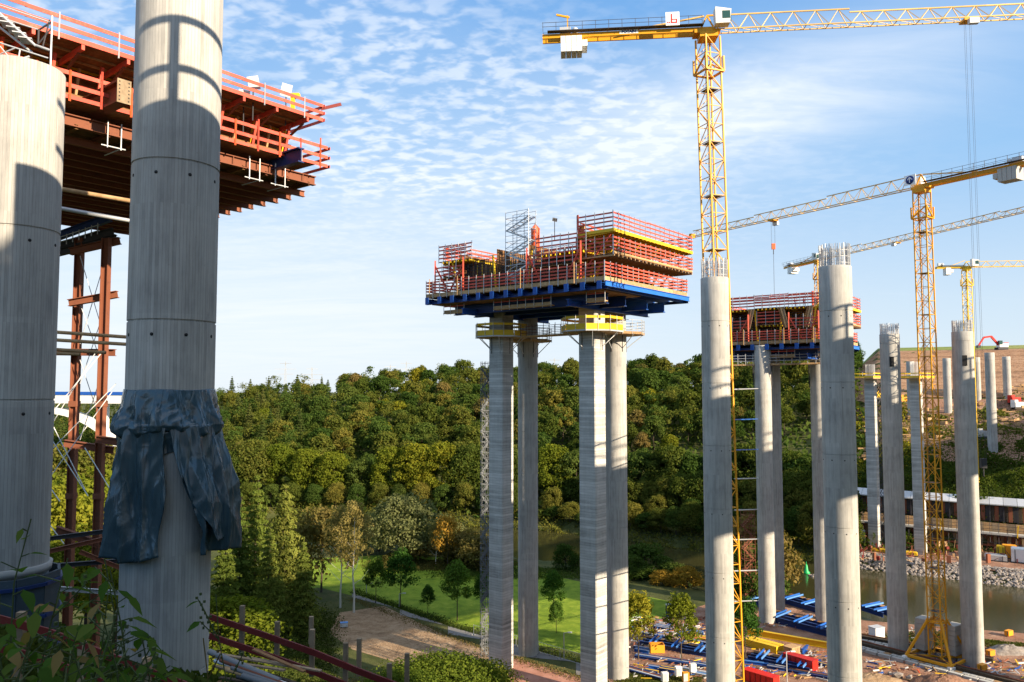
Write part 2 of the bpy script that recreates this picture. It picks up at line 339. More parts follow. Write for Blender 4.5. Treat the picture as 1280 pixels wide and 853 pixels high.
def lathe(prof, n, mat, name='shaft', cap=True, smooth=True, off=0.):
    v = []; f = []
    for r, z in prof:
        for i in range(n):
            a = 2*math.pi*(i+off)/n; v.append((r*math.cos(a), r*math.sin(a), z))
    for j in range(len(prof)-1):
        for i in range(n): f.append((j*n+i, j*n+(i+1) % n, (j+1)*n+(i+1) % n, (j+1)*n+i))
    if cap: f.append(tuple(range(n))[::-1]); f.append(tuple((len(prof)-1)*n+i for i in range(n)))
    return mesh(name, v, f, mat, smooth)
def auto_smooth(me, ang=35):
    me.update()
    se = [False]*len(me.edges); 
    fn = {}
    for p in me.polygons:
        for e in p.edge_keys: fn.setdefault(e, []).append(p.normal.copy())
    for i, e in enumerate(me.edges):
        k2 = tuple(sorted(e.vertices)); ns = fn.get(k2, [])
        if len(ns) == 2 and ns[0].length > 0 and ns[1].length > 0 and ns[0].angle(ns[1]) > R(ang): se[i] = True
    for i, e in enumerate(me.edges): e.use_edge_sharp = se[i]

# ------------------------------------------------------------------ terrain
FB = np.array([(-900, 440), (-400, 372), (-184, 338), (-45, 317), (15, 296), (59, 262), (89, 246), (102, 233), (134, 211), (250, 150), (900, -200)], float)
NB = np.array([(-900, 380), (-400, 316), (-154, 283), (-38, 268), (12, 243), (48, 209), (56, 193), (77, 175), (106, 164), (220, 110), (900, -300)], float)
PN = np.array([(-400, 70), (-120, 64), (-60, 58), (-20, 51), (-3, 48.5), (2, 48.2), (8, 45.8), (20, 42.4), (35, 35.5), (60, 19), (90, 6), (115, 1.2), (128, 0), (5000, 0)], float)
PL = np.array([(0, -3), (6, 1.5), (45, 3), (75, 14), (200, 46), (230, 49), (400, 45), (6000, 30)], float)
PRT = np.array([(0, -3), (9, 1.), (40, 1.2), (44, 13), (62, 19), (100, 28), (142, 40), (150, 41), (162, 49), (245, 69), (300, 74), (6000, 80)], float)
def hz_(X, Y):
    X = np.asarray(X, float); Y = np.asarray(Y, float)
    yf = np.interp(X, FB[:, 0], FB[:, 1]); yn = np.interp(X, NB[:, 0], NB[:, 1])
    e = Y-np.clip(-X-12, 0, 60)*.9
    zn = np.interp(e, PN[:, 0], PN[:, 1])
    dn = yn-Y; zn = np.where(dn < 6, np.minimum(zn, -3+dn*.5), zn)
    d = Y-yf; zl = np.interp(d, PL[:, 0], PL[:, 1]); zl = np.where(d > 45, 3+(zl-3)*np.interp(X, [-330, -230, -60], [.45, .6, 1.]), zl)
    zr = np.interp(d, PRT[:, 0], PRT[:, 1]); wgt = np.clip((X-92)/26, 0, 1)+0*Y
    wgt = np.where(d > 60, np.clip((X/np.maximum(Y, 1)-.40)/.06, 0, 1), wgt)
    zf = zl*(1-wgt)+zr*wgt
    z = np.where(Y < yn, zn, np.where(Y > yf, zf, -4.))
    return z
def hgt(X, Y): return float(hz_(X, Y))
xs = np.concatenate([[-9000, -4000, -1800, -1000, -700], np.arange(-520, -60, 8), np.arange(-60, 70, 2.5), np.arange(70, 330, 4), [340, 380, 450, 600, 1000, 1800, 4000, 9000]])
ys = np.concatenate([[-2000, -800, -300, -150, -90], np.arange(-60, 0, 6), np.arange(0, 40, 1.2), np.arange(40, 136, 3), np.arange(136, 560, 4), [570, 600, 660, 760, 900, 1300, 2000, 4000, 9000]])
GX, GY = np.meshgrid(xs, ys); GZ = hz_(GX, GY)
nzz = RNG.normal(0, 1, GZ.shape); GZ = GZ+np.where((GY > 20) & (GY < 125) | (GZ > 3.5), nzz*.12, 0)
nx, ny = len(xs), len(ys)
fc = [(j*nx+i, j*nx+i+1, (j+1)*nx+i+1, (j+1)*nx+i) for j in range(ny-1) for i in range(nx-1)]
ter = obj('ground', mesh('ground', np.stack([GX, GY, GZ], -1).reshape(-1, 3).tolist(), fc, 'terrain', True)); info(ter, kind='structure')
def ribbon(name, near, far, mat, z=None, dz=.05, n=2, kind='structure'):
    """a sheet between two polylines"""
    v = []; f = []; m_ = len(near)
    for i in range(m_):
        a, b = Vector((near[i][0], near[i][1], 0)), Vector((far[i][0], far[i][1], 0))
        for j in range(n+1):
            q = a.lerp(b, j/n); v.append((q.x, q.y, (z if z is not None else hgt(q.x, q.y))+dz))
    for i in range(m_-1):
        for j in range(n): f.append((i*(n+1)+j, i*(n+1)+j+1, (i+1)*(n+1)+j+1, (i+1)*(n+1)+j))
    o = obj(name, mesh(name, v, f, mat, True)); me = o.data
    if me.polygons[0].normal.z < 0: me.flip_normals()
    return info(o, kind=kind)
ribbon('river', [(x, y-8) for x, y in NB], [(x, y+8) for x, y in FB], 'water', z=-2, dz=0)
def sheet(name, pts, mat, dz=.03):
    v = [(p[0], p[1], dz) for p in pts]; o = obj(name, mesh(name, v, [tuple(range(len(v)))], mat)); 
    if o.data.polygons[0].normal.z < 0: o.data.flip_normals()
    return info(o, kind='structure')
# lawn, path, soil, yard: flat valley floor at z = 0
sheet('meadow', [G(x, y)[:2] for x, y in [(330, 742), (400, 735), (470, 752), (540, 775), (640, 800), (730, 818), (800, 842), (845, 800), (850, 755), (760, 735), (700, 722), (640, 702), (560, 697), (480, 694), (360, 700)]], 'meadow', .02)
pa = [G(x, y) for x, y in [(440, 742), (500, 762), (560, 783), (640, 806), (720, 828), (800, 852), (860, 872)]]
pb = [G(x, y) for x, y in [(440, 747), (500, 769), (560, 793), (640, 820), (720, 844), (800, 872), (860, 900)]]
v = [p+Vector((0, 0, .05)) for p in pa+pb]; me = mesh('path', v, [(i, i+1, 8+i-1+0, 7+i) for i in range(6)], 'asphalt')
me.flip_normals() if me.polygons[0].normal.z < 0 else None
info(obj('path', me), kind='structure')
sheet('soil_plot', [G(x, y)[:2] for x, y in [(425, 766), (480, 758), (560, 796), (640, 824), (700, 850), (560, 850), (520, 836), (440, 812), (410, 790)]], 'soil', .035)
sheet('red_gravel_yard', [G(x, y)[:2] for x, y in [(640, 822), (720, 846), (800, 876), (800, 930), (660, 900), (600, 850)]], 'brickred', .04)
sheet('construction_yard', [G(x, y)[:2] for x, y in [(862, 762), (930, 742), (1000, 752), (1080, 776), (1280, 792), (1420, 800), (1500, 930), (1100, 905), (800, 905), (760, 850), (770, 800), (800, 782)]], 'sitesoil', .03)
# far bank working level, hillside
def patch(name, x0, x1, d0, d1, mat, dz=.25, nxp=40, nyp=24):
    v = []; f = []
    for i in range(nxp+1):
        X = x0+(x1-x0)*i/nxp; yf = np.interp(X, FB[:, 0], FB[:, 1])
        for j in range(nyp+1):
            Y = yf+d0+(d1-d0)*j/nyp; v.append((X, Y, hgt(X, Y)+dz))
    for i in range(nxp):
        for j in range(nyp): f.append((i*(nyp+1)+j, (i+1)*(nyp+1)+j, (i+1)*(nyp+1)+j+1, i*(nyp+1)+j+1))
    return info(obj(name, mesh(name, v, f, mat, True)), kind='structure')
patch('far_bank_yard', 100, 330, 8, 39.5, 'sitesoil', .12)
patch('excavated_slope', 158, 420, 158, 262, 'earth', .3, 60, 40)
patch('hillside_terrace', 150, 420, 84, 157, 'sitesoil', .3, 60, 30)
patch('hilltop_field', 160, 520, 263, 420, 'field', .3)
v = []; f = []  # added unseen pale soil behind the camera, bouncing sunlight onto the near columns
for i in range(17):
    for j in range(13): x_, y_ = -60+i*9., -75+j*6.; v.append((x_, y_, hgt(x_, y_)+.12))
for i in range(16):
    for j in range(12): f.append((i*13+j, (i+1)*13+j, (i+1)*13+j+1, i*13+j+1))
info(obj('bounce_ground', mesh('bounce_ground', v, f, 'soil', True)), kind='structure')
# ------------------------------------------------------------------ bridge columns
AXU = Vector((-.78, .626, 0)); AXV = Vector((.626, .78, 0)); ROTV = math.atan2(AXV.y, AXV.x)
def round_column(loc, r, h, label, joints, rebar=0., group='round concrete bridge columns', mat='conc', seg=64, holes=True, hole_az=None, window=False):
    g = thing('bridge_column', label, 'column', loc, (0, 0, 0), group)
    prof = [(r, 0)]
    for z in joints: prof += [(r, z-.05), (r-.045, z-.035), (r-.045, z+.035), (r+.006, z+.05)]
    prof += [(r, h-.06), (r-.05, h)]
    me = lathe(prof, seg, mat); auto_smooth(me, 40); obj('shaft', me, g, loc)
    L = Vector(loc)
    if holes:
        hm = _cache.setdefault(('hole', r), lathe([(.075, 0), (.075, .03)], 12, 'hole', 'tie_hole'))
        for z in joints:
            for k_ in range(6):
                a = hole_az+k_*math.pi/3*.72-1.2 if hole_az is not None else k_*math.pi/3
                o = obj('tie_hole', hm, g, L+Vector(((r-.02)*math.cos(a), (r-.02)*math.sin(a), z-.62)), (0, math.pi/2, a))
    if window:
        a = math.atan2(-L.y, -L.x)+.15
        box('wall_opening', L+Vector((r*math.cos(a), r*math.sin(a), h-5.4)), (.16, .8, 1.9), 'hole', g, a)
    if rebar:
        mb = MB(); n = 54
        for i in range(n):
            a = 2*math.pi*i/n; rr = r-.14; x, y = rr*math.cos(a), rr*math.sin(a); tz = h+rebar*(1-.06*random.random())
            mb.bar((L.x+x, L.y+y, L.z+h-.1), (L.x+x+random.uniform(-.06, .06), L.y+y+random.uniform(-.06, .06), L.z+tz), .055)
            rr -= .2
            if i % 2: mb.bar((L.x+rr*math.cos(a), L.y+rr*math.sin(a), L.z+h-.1), (L.x+rr*math.cos(a), L.y+rr*math.sin(a), L.z+tz-.3), .05)
        for j in range(3):
            z = L.z+h+rebar*(.12+.28*j)
            for i in range(24):
                a, b_ = 2*math.pi*i/24, 2*math.pi*(i+1)/24; rr = r-.12
                mb.bar((L.x+rr*math.cos(a), L.y+rr*math.sin(a), z), (L.x+rr*math.cos(b_), L.y+rr*math.sin(b_), z), .04)
        mb.build('rebar_cage', 'galv', g, 'stuff')
    return g
def col_at(px, pyref, Y): p = W(px, pyref, Y); return (p.x, p.y)
def square_column(loc, s, h, label, joints, group='square concrete bridge columns'):
    g = thing('bridge_column', label, 'column', loc, (0, 0, ROTV), group)
    c = .18; a = s/2; ring = [(-a+c, -a), (a-c, -a), (a, -a+c), (a, a-c), (a-c, a), (-a+c, a), (-a, a-c), (-a, -a+c)]
    zs = [0]; 
    lev = [(0, 0)]
    for z in joints: lev += [(z-.05, 0), (z-.03, .035), (z+.03, .035), (z+.05, 0)]
    lev.append((h, 0)); v = []; f = []
    for z, d in lev:
        for x, y in ring: v.append((x*(1-d/a), y*(1-d/a), z))
    for j in range(len(lev)-1):
        for i in range(8): f.append((j*8+i, j*8+(i+1) % 8, (j+1)*8+(i+1) % 8, (j+1)*8+i))
    f += [tuple(range(8))[::-1], tuple((len(lev)-1)*8+i for i in range(8))]
    obj('shaft', mesh('shaft', v, f, 'conc_sq'), g, loc, (0, 0, ROTV)); return g
def jl(z0, step, h): return [z for z in np.arange(z0, h-1, step)]
# near pair on the hillside
bx, by = col_at(218, 300, 35.5); bz = 33.0
round_column((bx, by, bz), 1.84, 36, 'big near concrete column wrapped in dark blue tarpaulin', [50+ (487-824)*35.5/F+.0-bz, W(215, 404, 35.5).z-bz, W(215, 212, 35.5).z-bz], 0, hole_az=math.atan2(-by, -bx), seg=96)
lx, ly = col_at(19, 300, 37.0); lz = 33.
round_column((lx, ly, lz), 1.84, W(20, 88, 37).z-lz, 'short near concrete column at the left edge with a bare flat top', [W(20, 718, 37).z-lz, W(20, 500, 37).z-lz, W(20, 290, 37).z-lz], 0, hole_az=math.atan2(-ly, -lx), seg=96)
ROUND = [ # px ref, py, Y, top py, base z, rebar m, label, window
 (897, 600, 105, 348, -1, 2.6, 'round column with rebar on top standing beside the tallest yellow crane tower', False),
 (1050, 600, 91, 334, -1, 2.6, 'widest of the round columns on the right with rebar bristling from its top', False),
 (1117, 600, 155, 418, -1, 2.1, 'slim round column with small opening left of the crane tower on its white base', True),
 (1209, 600, 148, 415, -1, 2.2, 'round column with small opening right of the crane tower on its white base', True)]
for px, py, Y, ty, bz_, rb, lab, wn in ROUND:
    x, y = col_at(px, py, Y); h = W(px, ty, Y).z-bz_
    round_column((x, y, bz_), 1.8, h, lab, jl(3.2, 8.1, h), rb, mat='conc_fine', hole_az=math.atan2(-y, -x), seg=56, holes=Y < 120, window=wn)
# middle pier: two square and two round columns below the red platform
C1 = Vector((14.1, 120, 66.6))   # near corner of the middle platform floor
def loc1(a, b_, z=0.): return C1+AXU*a+AXV*b_+Vector((0, 0, z))
PC = {}
for key, px, Y, kind, lab in [('a', 626.5, 146.5, 's', 'left square column under the middle red platform'), ('b', 741, 133.5, 's', 'right square column under the middle red platform, its right face sunlit'),
                         ('c', 660, 154, 'r', 'round column between the two square columns of the middle pier'), ('d', 770.5, 142, 'r', 'round column directly right of the right square column of the middle pier')]:
    x, y = col_at(px, 600, Y); PC[key] = (x, y)
    if kind == 's': square_column((x, y, -1), 3.3, 65, lab, jl(2., 4.8, 64))
    else: round_column((x, y, -1), 1.9, 65, lab, jl(3., 8, 64), 0, mat='conc_fine', seg=48, holes=False)
# second pier
P2 = {}
for key, px, Y, lab in [('a', 956, 175, 'front left round column under the far red platform'), ('b', 968, 183, 'round column half hidden behind the front left one of the far red platform'),
                   ('c', 1026, 176, 'right round column under the far red platform, partly behind the widest column')]:
    x, y = col_at(px, 600, Y); P2[key] = (x, y); round_column((x, y, -1), 1.75, W(px, 432, Y).z+1, lab, jl(3., 8, 60), 0, mat='conc_fine', seg=48, holes=False)
# far bank pier of slim board marked columns with rebar
for px, Y, ty, rb, sq, lab in [(1092, 246, 470, 5., True, 'slim board marked column on the far bank with a grey scaffold stair at its side'),
                           (1149, 240, 470, 6., True, 'square column on the far bank with a yellow ringed platform, right side sunlit'),]:
    x, y = col_at(px, 620, Y); h = W(px, ty, Y).z
    g = square_column((x, y, 0), 3.0, h, lab, jl(4., 4.8, h))
    mb = MB()
    for i in range(24):
        a = i/24*2*math.pi; mb.bar((x+1.3*math.cos(a), y+1.3*math.sin(a), h-.2), (x+1.3*math.cos(a), y+1.3*math.sin(a), h+rb*.7), .07)
    mb.build('rebar_cage', 'galv', g, 'stuff')
    g2 = thing('work_platform', 'yellow edged ring platform near the top of the '+('slim far column with the stair' if px < 1100 else 'square far column beside the crane tower'), 'platform', (x, y, W(px, 468, Y).z-2))
    zf = W(px, 472, Y).z
    box('platform_floor', (x, y, zf-.3), (8.4, 7, .35), 'wood', g2, .6)
    for s_ in (-1, 1):
        for q in range(2):
            d = Vector((math.cos(.6+q*math.pi/2), math.sin(.6+q*math.pi/2), 0))*s_*(4.2 if q == 0 else 3.5); e = Vector((-d.y, d.x, 0)).normalized()*(3.5 if q == 0 else 4.2)
            for hh, hb in ((.15, .5), (1.2, .25)): beam('toe_board', (x+d.x-e.x, y+d.y-e.y, zf+hh), (x+d.x+e.x, y+d.y+e.y, zf+hh), .08, hb, 'yellow', g2)
            for u_ in (-1, 0, 1): tube('guard_post', (x+d.x+e.x*u_, y+d.y+e.y*u_, zf-.2), (x+d.x+e.x*u_, y+d.y+e.y*u_, zf+1.5), .05, 'galv', g2)
for px, Y, ty, by_, lab in [(1185, 330, 448, 508, 'thin pale column on the terrace left of the rightmost near column'), (1222, 336, 447, 508, 'thin pale column on the terrace beside the rear crane tower'),
                       (1241, 288, 441, 560, 'tallest hillside column with the red excavator arm behind its top'), (1260, 332, 446, 508, 'thin pale column right of the tallest hillside column'), (1139, 330, 452, 500, 'thin column on the terrace behind the square far column'), (1177.0, 250, 520, 700, None, )]:
    if lab is None: continue
    x, y = col_at(px, by_, Y); zb = hgt(x, y)-1; zt = W(px, ty, Y).z
    round_column((x, y, zb), 1.5 if Y > 300 else 1.6, zt-zb, lab, jl(4, 6, zt-zb), 0, mat='conc_fine', seg=24, holes=False)

# ------------------------------------------------------------------ guard rails
def rails(g, a, b, z0, rows, bh=.25, seg=5.0, post=1.7, mat='red', pmat='galv', toe=None, posth=None, pw=.09, jitter=.04, out=.0):
    a, b = Vector(a), Vector(b); L = (b-a).length; d = (b-a)/L; n = max(1, round(L/seg)); nrm = Vector((-d.y, d.x, 0))
    for zr in rows:
        for i in range(n):
            p, q = a+d*(L*i/n-.12*(i > 0)), a+d*(L*(i+1)/n+.12)
            p = p+Vector((0, 0, z0+zr+random.uniform(-jitter, jitter))); q = q+Vector((0, 0, z0+zr+random.uniform(-jitter, jitter)))
            off = nrm*(.03 if i % 2 else -.03)
            beam('rail_board', p+off, q+off, .05, bh, mat, g)
    if toe:
        for i in range(n):
            p, q = a+d*(L*i/n), a+d*(L*(i+1)/n-.03)
            beam('toe_board', p+Vector((0, 0, z0+toe/2)), q+Vector((0, 0, z0+toe/2)), .06, toe, 'wood', g)
    k_ = max(1, round(L/post))
    for i in range(k_+1):
        p = a+d*(L*i/k_)+nrm*.09; box('guard_post', (p.x, p.y, a.z+z0+(posth or rows[-1]+.15)/2-.1), (pw, pw, (posth or rows[-1]+.15)+.35), pmat, g, math.atan2(d.y, d.x))
def planks(g, c, u, v_, W_, D_, z, n, th=.12, mat='ply', name='deck_plank'):
    """floor of n planks running along v from the corner c"""
    ang = math.atan2(u.y, u.x)
    for i in range(n):
        p = c+u*(W_*(i+.5)/n)+v_*(D_/2); box(name, (p.x, p.y, z-th/2-.015*(i % 2)), (W_/n-.06, D_, th), mat, g, ang)

# ------------------------------------------------------------------ pier head formwork
def pierhead(C, U, V, Wd, Dp, label, group, k=1., full=True):
    g = thing('formwork_platform', label, 'formwork platform', C, (0, 0, math.atan2(V.y, V.x)), group)
    def P(a, b, z=0.): return Vector(C)+U*a+V*b+Vector((0, 0, z))
    ang = math.atan2(U.y, U.x)
    z0 = C.z
    # lower deck
    planks(g, Vector(C), U, V, Wd, Dp, z0+.0, int(Wd/1.2))
    for b in (.0, Dp): rails(g, P(0, b)*1, P(Wd, b)*1, 0, [x*k for x in (1.05, 1.6, 2.15, 2.7)], toe=.62 if b == 0 else .5, seg=6, posth=3.0*k)
    for a in (0, Wd): rails(g, P(a, 0), P(a, Dp), 0, [x*k for x in (1.05, 1.6, 2.15, 2.7)], toe=.62, seg=6, posth=3.0*k)
    # blue girders under the deck, ends showing along the front
    n = int(Wd/3.1)
    for i in range(n+1):
        a = .7+(Wd-1.4)*i/n
        beam('deck_girder', P(a, -.55, -.75), P(a, Dp+.4, -.75), .5, .85, 'blue', g, 'ibeam')
        p = P(a, -.57, -.72); box('girder_end_plate', p, (.8, .08, 1.25), 'blue', g, ang)
    for b in (.35, Dp-.3): beam('edge_girder', P(-.3, b, -1.05), P(Wd+.3, b, -1.05), .3, .5, 'deepblue', g, 'ibeam')
    beam('edge_girder', P(-.35, -.4, -.55), P(-.35, Dp, -.55), .35, .8, 'midblue', g, 'ibeam')
    planks(g, P(1, .4), U, V, Wd-2, Dp*.45, z0-1.25, int(Wd/2.3), name='soffit_panel')
    # heavy blue girders over the columns, with hanging walkways
    for b in (Dp*.16, Dp*.36, Dp*.62, Dp*.84):
        beam('main_girder', P(Wd*.06, b, -2.25), P(Wd*.92, b, -2.25), .8, 1.7, 'deepblue' if b < Dp*.5 else 'blue', g, 'ibeam')
    for a in (Wd*.19, Wd*.78):
        beam('cross_girder', P(a, Dp*.02, -2.9), P(a, Dp*.95, -2.9), .7, 1.1, 'blue', g, 'ibeam')
    for a0, a1 in ((Wd*.03, Wd*.12), (Wd*.30, Wd*.62), (Wd*.80, Wd*.93)):
        beam('walkway_board', P(a0, Dp*.08, -2.9), P(a1, Dp*.08, -2.9), 1.1, .18, 'wood', g)
        beam('walkway_board', P(a0, Dp*.07, -2.6), P(a1, Dp*.07, -2.6), .06, .5, 'wood', g)
        beam('rail_board', P(a0, Dp*.07, -1.7), P(a1, Dp*.07, -1.7), .06, .16, 'red', g)
        for q in range(int((a1-a0)/2)+2): tube('hanger', P(a0+(a1-a0)*q/(int((a1-a0)/2)+1), Dp*.065, -3.2), P(a0+(a1-a0)*q/(int((a1-a0)/2)+1), Dp*.065, -1.2), .05, 'galv', g)
    # box girder formwork between the wings
    wl = Wd*.15
    for a_lo, a_hi in ((Wd*.17, Wd*.13), (Wd*.83, Wd*.87), (Wd*.42, Wd*.40), (Wd*.60, Wd*.62)):
        nb = 14 if a_lo in (Wd*.17, Wd*.83) else 9
        for i in range(nb):
            b = 1.6+(Dp-3.2)*i/(nb-1)
            beam('timber_beam', P(a_lo, b, .3), P(a_hi, b, (6.4 if full else 7.6)*k), .22, .3, 'yellow', g)
        mb = MB(); 
        mb.bar(P(a_lo, 1.8, 4*k), P(a_lo, Dp-1.8, 4*k), .12, 7.*k); mb.build('web_panel', 'ply', g)
    # dark rear wall of the box and reinforcement
    mb = MB()
    for i in range(int((Wd*.66)/.42)):
        a = Wd*.17+i*.42
        for b in (2.6, Dp*.5): mb.bar(P(a, b, .2), P(a+random.uniform(-.1, .1), b, 5.8*k+random.uniform(-.2, .5)), .10)
    for z in np.arange(.6, 7, .55):
        for b in (2.5, Dp*.5-.1): mb.bar(P(Wd*.17, b, z*k), P(Wd*.83, b, z*k), .08)
    mb.build('reinforcement', 'darksteel', g, 'stuff')
    for a0, a1 in ((Wd*.19, Wd*.40), (Wd*.42, Wd*.60), (Wd*.62, Wd*.82)):
        c_ = (P(a0, 4.2, 2.7*k)+P(a1, 4.2, 2.7*k))/2; box('inner_panel', c_, (a1-a0-.2, .2, 5.0*k), 'ply', g, ang)
        for i in range(int((a1-a0)/1.0)):
            a = a0+.5+i*1.0; beam('timber_beam', P(a, 3.9, .4), P(a, 3.9, 5.6*k), .14, .26, 'yellow' if i % 3 else 'wood', g)
    # top slab formwork with projecting yellow beams
    for a0, a1, zt in ((Wd*.11, Wd*.37, 5.4), (Wd*.74, Wd*.95, 6.5)) if full else ((Wd*.14, Wd*.34, 7.9), (Wd*.34, Wd*.62, 8.0), (Wd*.62, Wd*.86, 7.9), (Wd*.38, Wd*.60, 4.3)):
        planks(g, P(a0, 1.2), U, V, a1-a0, Dp-2.4, z0+zt*k, 6, name='slab_form_panel')
        for i in range(int((a1-a0)/.9)): a = a0+.4+.9*i; beam('timber_beam', P(a, .9, zt*k-.35), P(a, Dp-1, zt*k-.35), .14, .34, 'yellow', g)
        rails(g, P(a0, 1.3), P(a1, 1.3), zt*k, [.6, 1.3, 2.0, 2.7], seg=4.5, posth=3.0, post=1.7)
    # raised access platforms in front of the webs
    for a0, a1 in (((Wd*.12, Wd*.40), (Wd*.77, Wd*.95)) if full else ((Wd*.10, Wd*.33), (Wd*.66, Wd*.86))):
        zt = 3.3*k
        planks(g, P(a0, .4), U, V, a1-a0, 1.5, z0+zt, 5, name='deck_plank')
        rails(g, P(a0, .35), P(a1, .35), zt, [.5, 1.2, 1.9], seg=4.5, posth=2.8, post=1.6)
        for a in (a0, a1): 
            beam('strut', P(a, .3, 5.6*k), P(a+(3.4 if a == a0 else -3.4)*(.9 if a0 < Wd*.4 else 1), .3, .5), .22, .22, 'red', g)
            beam('standard', P(a, .28, .2), P(a, .28, 6.6*k), .24, .24, 'red', g)
            beam('timber_upright', P(a+1.0, -.12, -.1), P(a+1.0, -.12, 3.3*k), .34, .12, 'wood', g)
    if not full:
        for a_, b_ in ((.19, .15), (.34, .38), (.66, .62), (.83, .87)):
            for q in range(3): beam('inclined_post', P(Wd*a_+q*.45, .9, 3.4), P(Wd*b_+q*.45, .9, 7.8), .3, .34, ('post', 'wood', 'ply')[q], g)
        rails(g, P(Wd*.0, .9), P(Wd*.98, .9), 8.0, [.5, 1.1, 1.7, 2.3], seg=4.5, posth=2.6, post=1.7)
    # wings (cantilever slab formwork), two levels each
    for side, a0, a1 in (('r', -.6, Wd*.16), ('l', Wd*.86, Wd+.5)):
        ws = 1. if side == 'r' else .9
        b0 = 1.6 if side == 'r' else 5.
        for zf, rr in ((4.35*k, (.6, 1.2, 1.8, 2.4)), (8.0*k*ws, (.6, 1.25, 1.9, 2.6))):
            planks(g, P(a0, b0), U, V, a1-a0, Dp-b0+1, z0+zf, 6, name='deck_plank')
            nb = 22
            for i in range(nb):
                b = b0+.2+(Dp-b0+.5)*i/(nb-1)
                beam('joist', P(a0-.05, b, zf-.32), P(a1, b, zf-.32+(.0 if zf < 5 else -.3)), .13, .28, 'wood' if zf < 5 else 'yellow', g)
            if zf > 5: 
                for ed in ((P(a0-.08, b0-.3, zf-.1), P(a0-.08, Dp+1, zf-.1)), (P(a0, b0-.1, zf-.12), P(a1, b0-.1, zf-.12))): beam('edge_beam', *ed, .12, .5, 'yellow', g)
            oe = a0 if side == 'r' else a1
            rails(g, P(oe, b0), P(oe, Dp+1), zf, rr, seg=5.2, posth=rr[-1]+.3, toe=.3 if zf < 5 else None)
            rails(g, P(a0, b0), P(a1, b0), zf, rr, seg=5, posth=rr[-1]+.3, post=1.5)
            rails(g, P(a0, Dp+1), P(a1, Dp+1), zf, rr, seg=5, posth=rr[-1]+.3, post=1.8)
            ie = a1 if side == 'r' else a0
            if zf > 5: rails(g, P(ie, b0+1), P(ie, Dp), zf, rr[:3], seg=5.5)
        for i in range(9):
            b = b0+.5+(Dp-b0-1)*i/8
            ia = a1 if side == 'r' else a0; oa = a0+.8 if side == 'r' else a1-.8
            beam('wing_strut', P(ia, b, 1.0), P(oa, b, 7.4*k*ws), .2, .2, 'yellow' if i % 2 else 'red', g)
            beam('wing_post', P((ia+oa)/2, b, 3.9*k), P((ia+oa)/2, b, 7.5*k*ws), .2, .2, 'yellow', g)
        if side == 'r': 
            for q in range(4): beam('inclined_post', P(a1+.3+q*.35, b0+.6+q*.25, 3.2*k), P(a1-1.1+q*.25, b0+.4, 9.4*k), .26, .3, ('wood', 'yellow', 'post', 'wood')[q], g)
            beam('standard', P(a1-.2, b0-.1, 7.6*k), P(a1-.2, b0-.1, 11*k), .28, .28, 'red', g)
    return g, P
G1, P1 = pierhead(C1, AXU, AXV, 38.0, 27.5, 'red railed bridge formwork platform in the middle, above two square and two round columns', 'red formwork platforms on piers')
C2 = W(1040, 427, 165); U2 = Vector((-.80, .60, 0)); V2 = Vector((.60, .80, 0))
G2, P2f = pierhead(C2, U2, V2, 27.0, 21.0, 'smaller far red railed formwork platform behind the widest round column', 'red formwork platforms on piers', 1.0, False)

# stair towers of scaffolding
def stair_tower(base, w_, d_, h, rot, label, lift=2., mat='galv'):
    g = thing('scaffold_stair_tower', label, 'stair tower', base, (0, 0, rot)); m_ = Matrix.Rotation(rot, 3, 'Z'); B = Vector(base)
    T = lambda x, y, z: B+m_ @ Vector((x, y, z))
    for x in (0, w_/2, w_):
        for y in (0, d_): tube('standard', T(x, y, 0), T(x, y, h), .055, mat, g)
    n = int(h/lift)
    for i in range(n+1):
        z = min(i*lift, h); mb = MB()
        for y in (0, d_):
            mb.bar(T(0, y, z), T(w_, y, z), .08); mb.bar(T(0, y, z+1), T(w_, y, z+1), .06)
        for x in (0, w_): mb.bar(T(x, 0, z), T(x, d_, z), .08)
        if i < n:
            a = (i % 2); x0, x1 = (0, w_) if a else (w_, 0)
            mb.bar(T(0, d_, z), T(w_, d_, z+lift), .05)
            for off in (.2, d_-.4): mb.bar(T(x0, off, z), T(x1, off, z+lift), .07, .22)
            mb.bar(T(x0, .1, z+.95), T(x1, .1, z+lift+.95), .06)
        mb.build('stair_lift', mat, g)
        if i < n:
            for q in range(6):
                f_ = (q+.5)/6; c_ = T(x0+(x1-x0)*f_, d_*.42, z+lift*f_)
                if lift > 0 and h < 30: box('tread', c_, (.3, d_*.5, .05), mat, g, rot)
    return g
sb = P1(20.2, .9, .2); stair_tower(sb, 4.9, 2.0, 13.2, math.atan2(-AXU.y, -AXU.x), 'grey scaffold stair tower standing on the middle red platform')
p = W(607, 600, 152); stair_tower((p.x-.7, p.y, 0), 1.4, 1.6, W(607, 452, 152).z, .2, 'tall thin scaffold stair running up the left side of the middle pier', 2., 'darkgalv')
p = W(1104, 600, 247); stair_tower((p.x-.9, p.y, 0), 1.9, 1.8, W(1104, 478, 247).z, .2, 'dark scaffold stair between the two far bank columns', 2.6, 'darksteel')
p = W(936, 600, 190); stair_tower((p.x-1.3, p.y, -0.5), 2.6, 2, 22, .1, 'low rusty scaffold stair behind the tallest crane tower', 2.6, 'rust')
# silo on the platform
sp = P1(16.6, 4.5, 6.2); g = thing('concrete_bucket', 'orange red cylindrical bucket with a pointed lid beside the stair tower on the middle platform', 'bucket', sp)
me = lathe([(.45, 0), (.75, .7), (.75, 4.3), (.80, 4.35), (.80, 4.45), (.12, 5.2), (.06, 5.5)], 20, 'orange', 'bucket_body'); auto_smooth(me); obj('bucket_body', me, g, sp)
for a in (0, 2.1, 4.2): tube('leg', sp+Vector((.7*math.cos(a), .7*math.sin(a), 1)), sp+Vector((.85*math.cos(a), .85*math.sin(a), -1)), .06, 'darksteel', g)
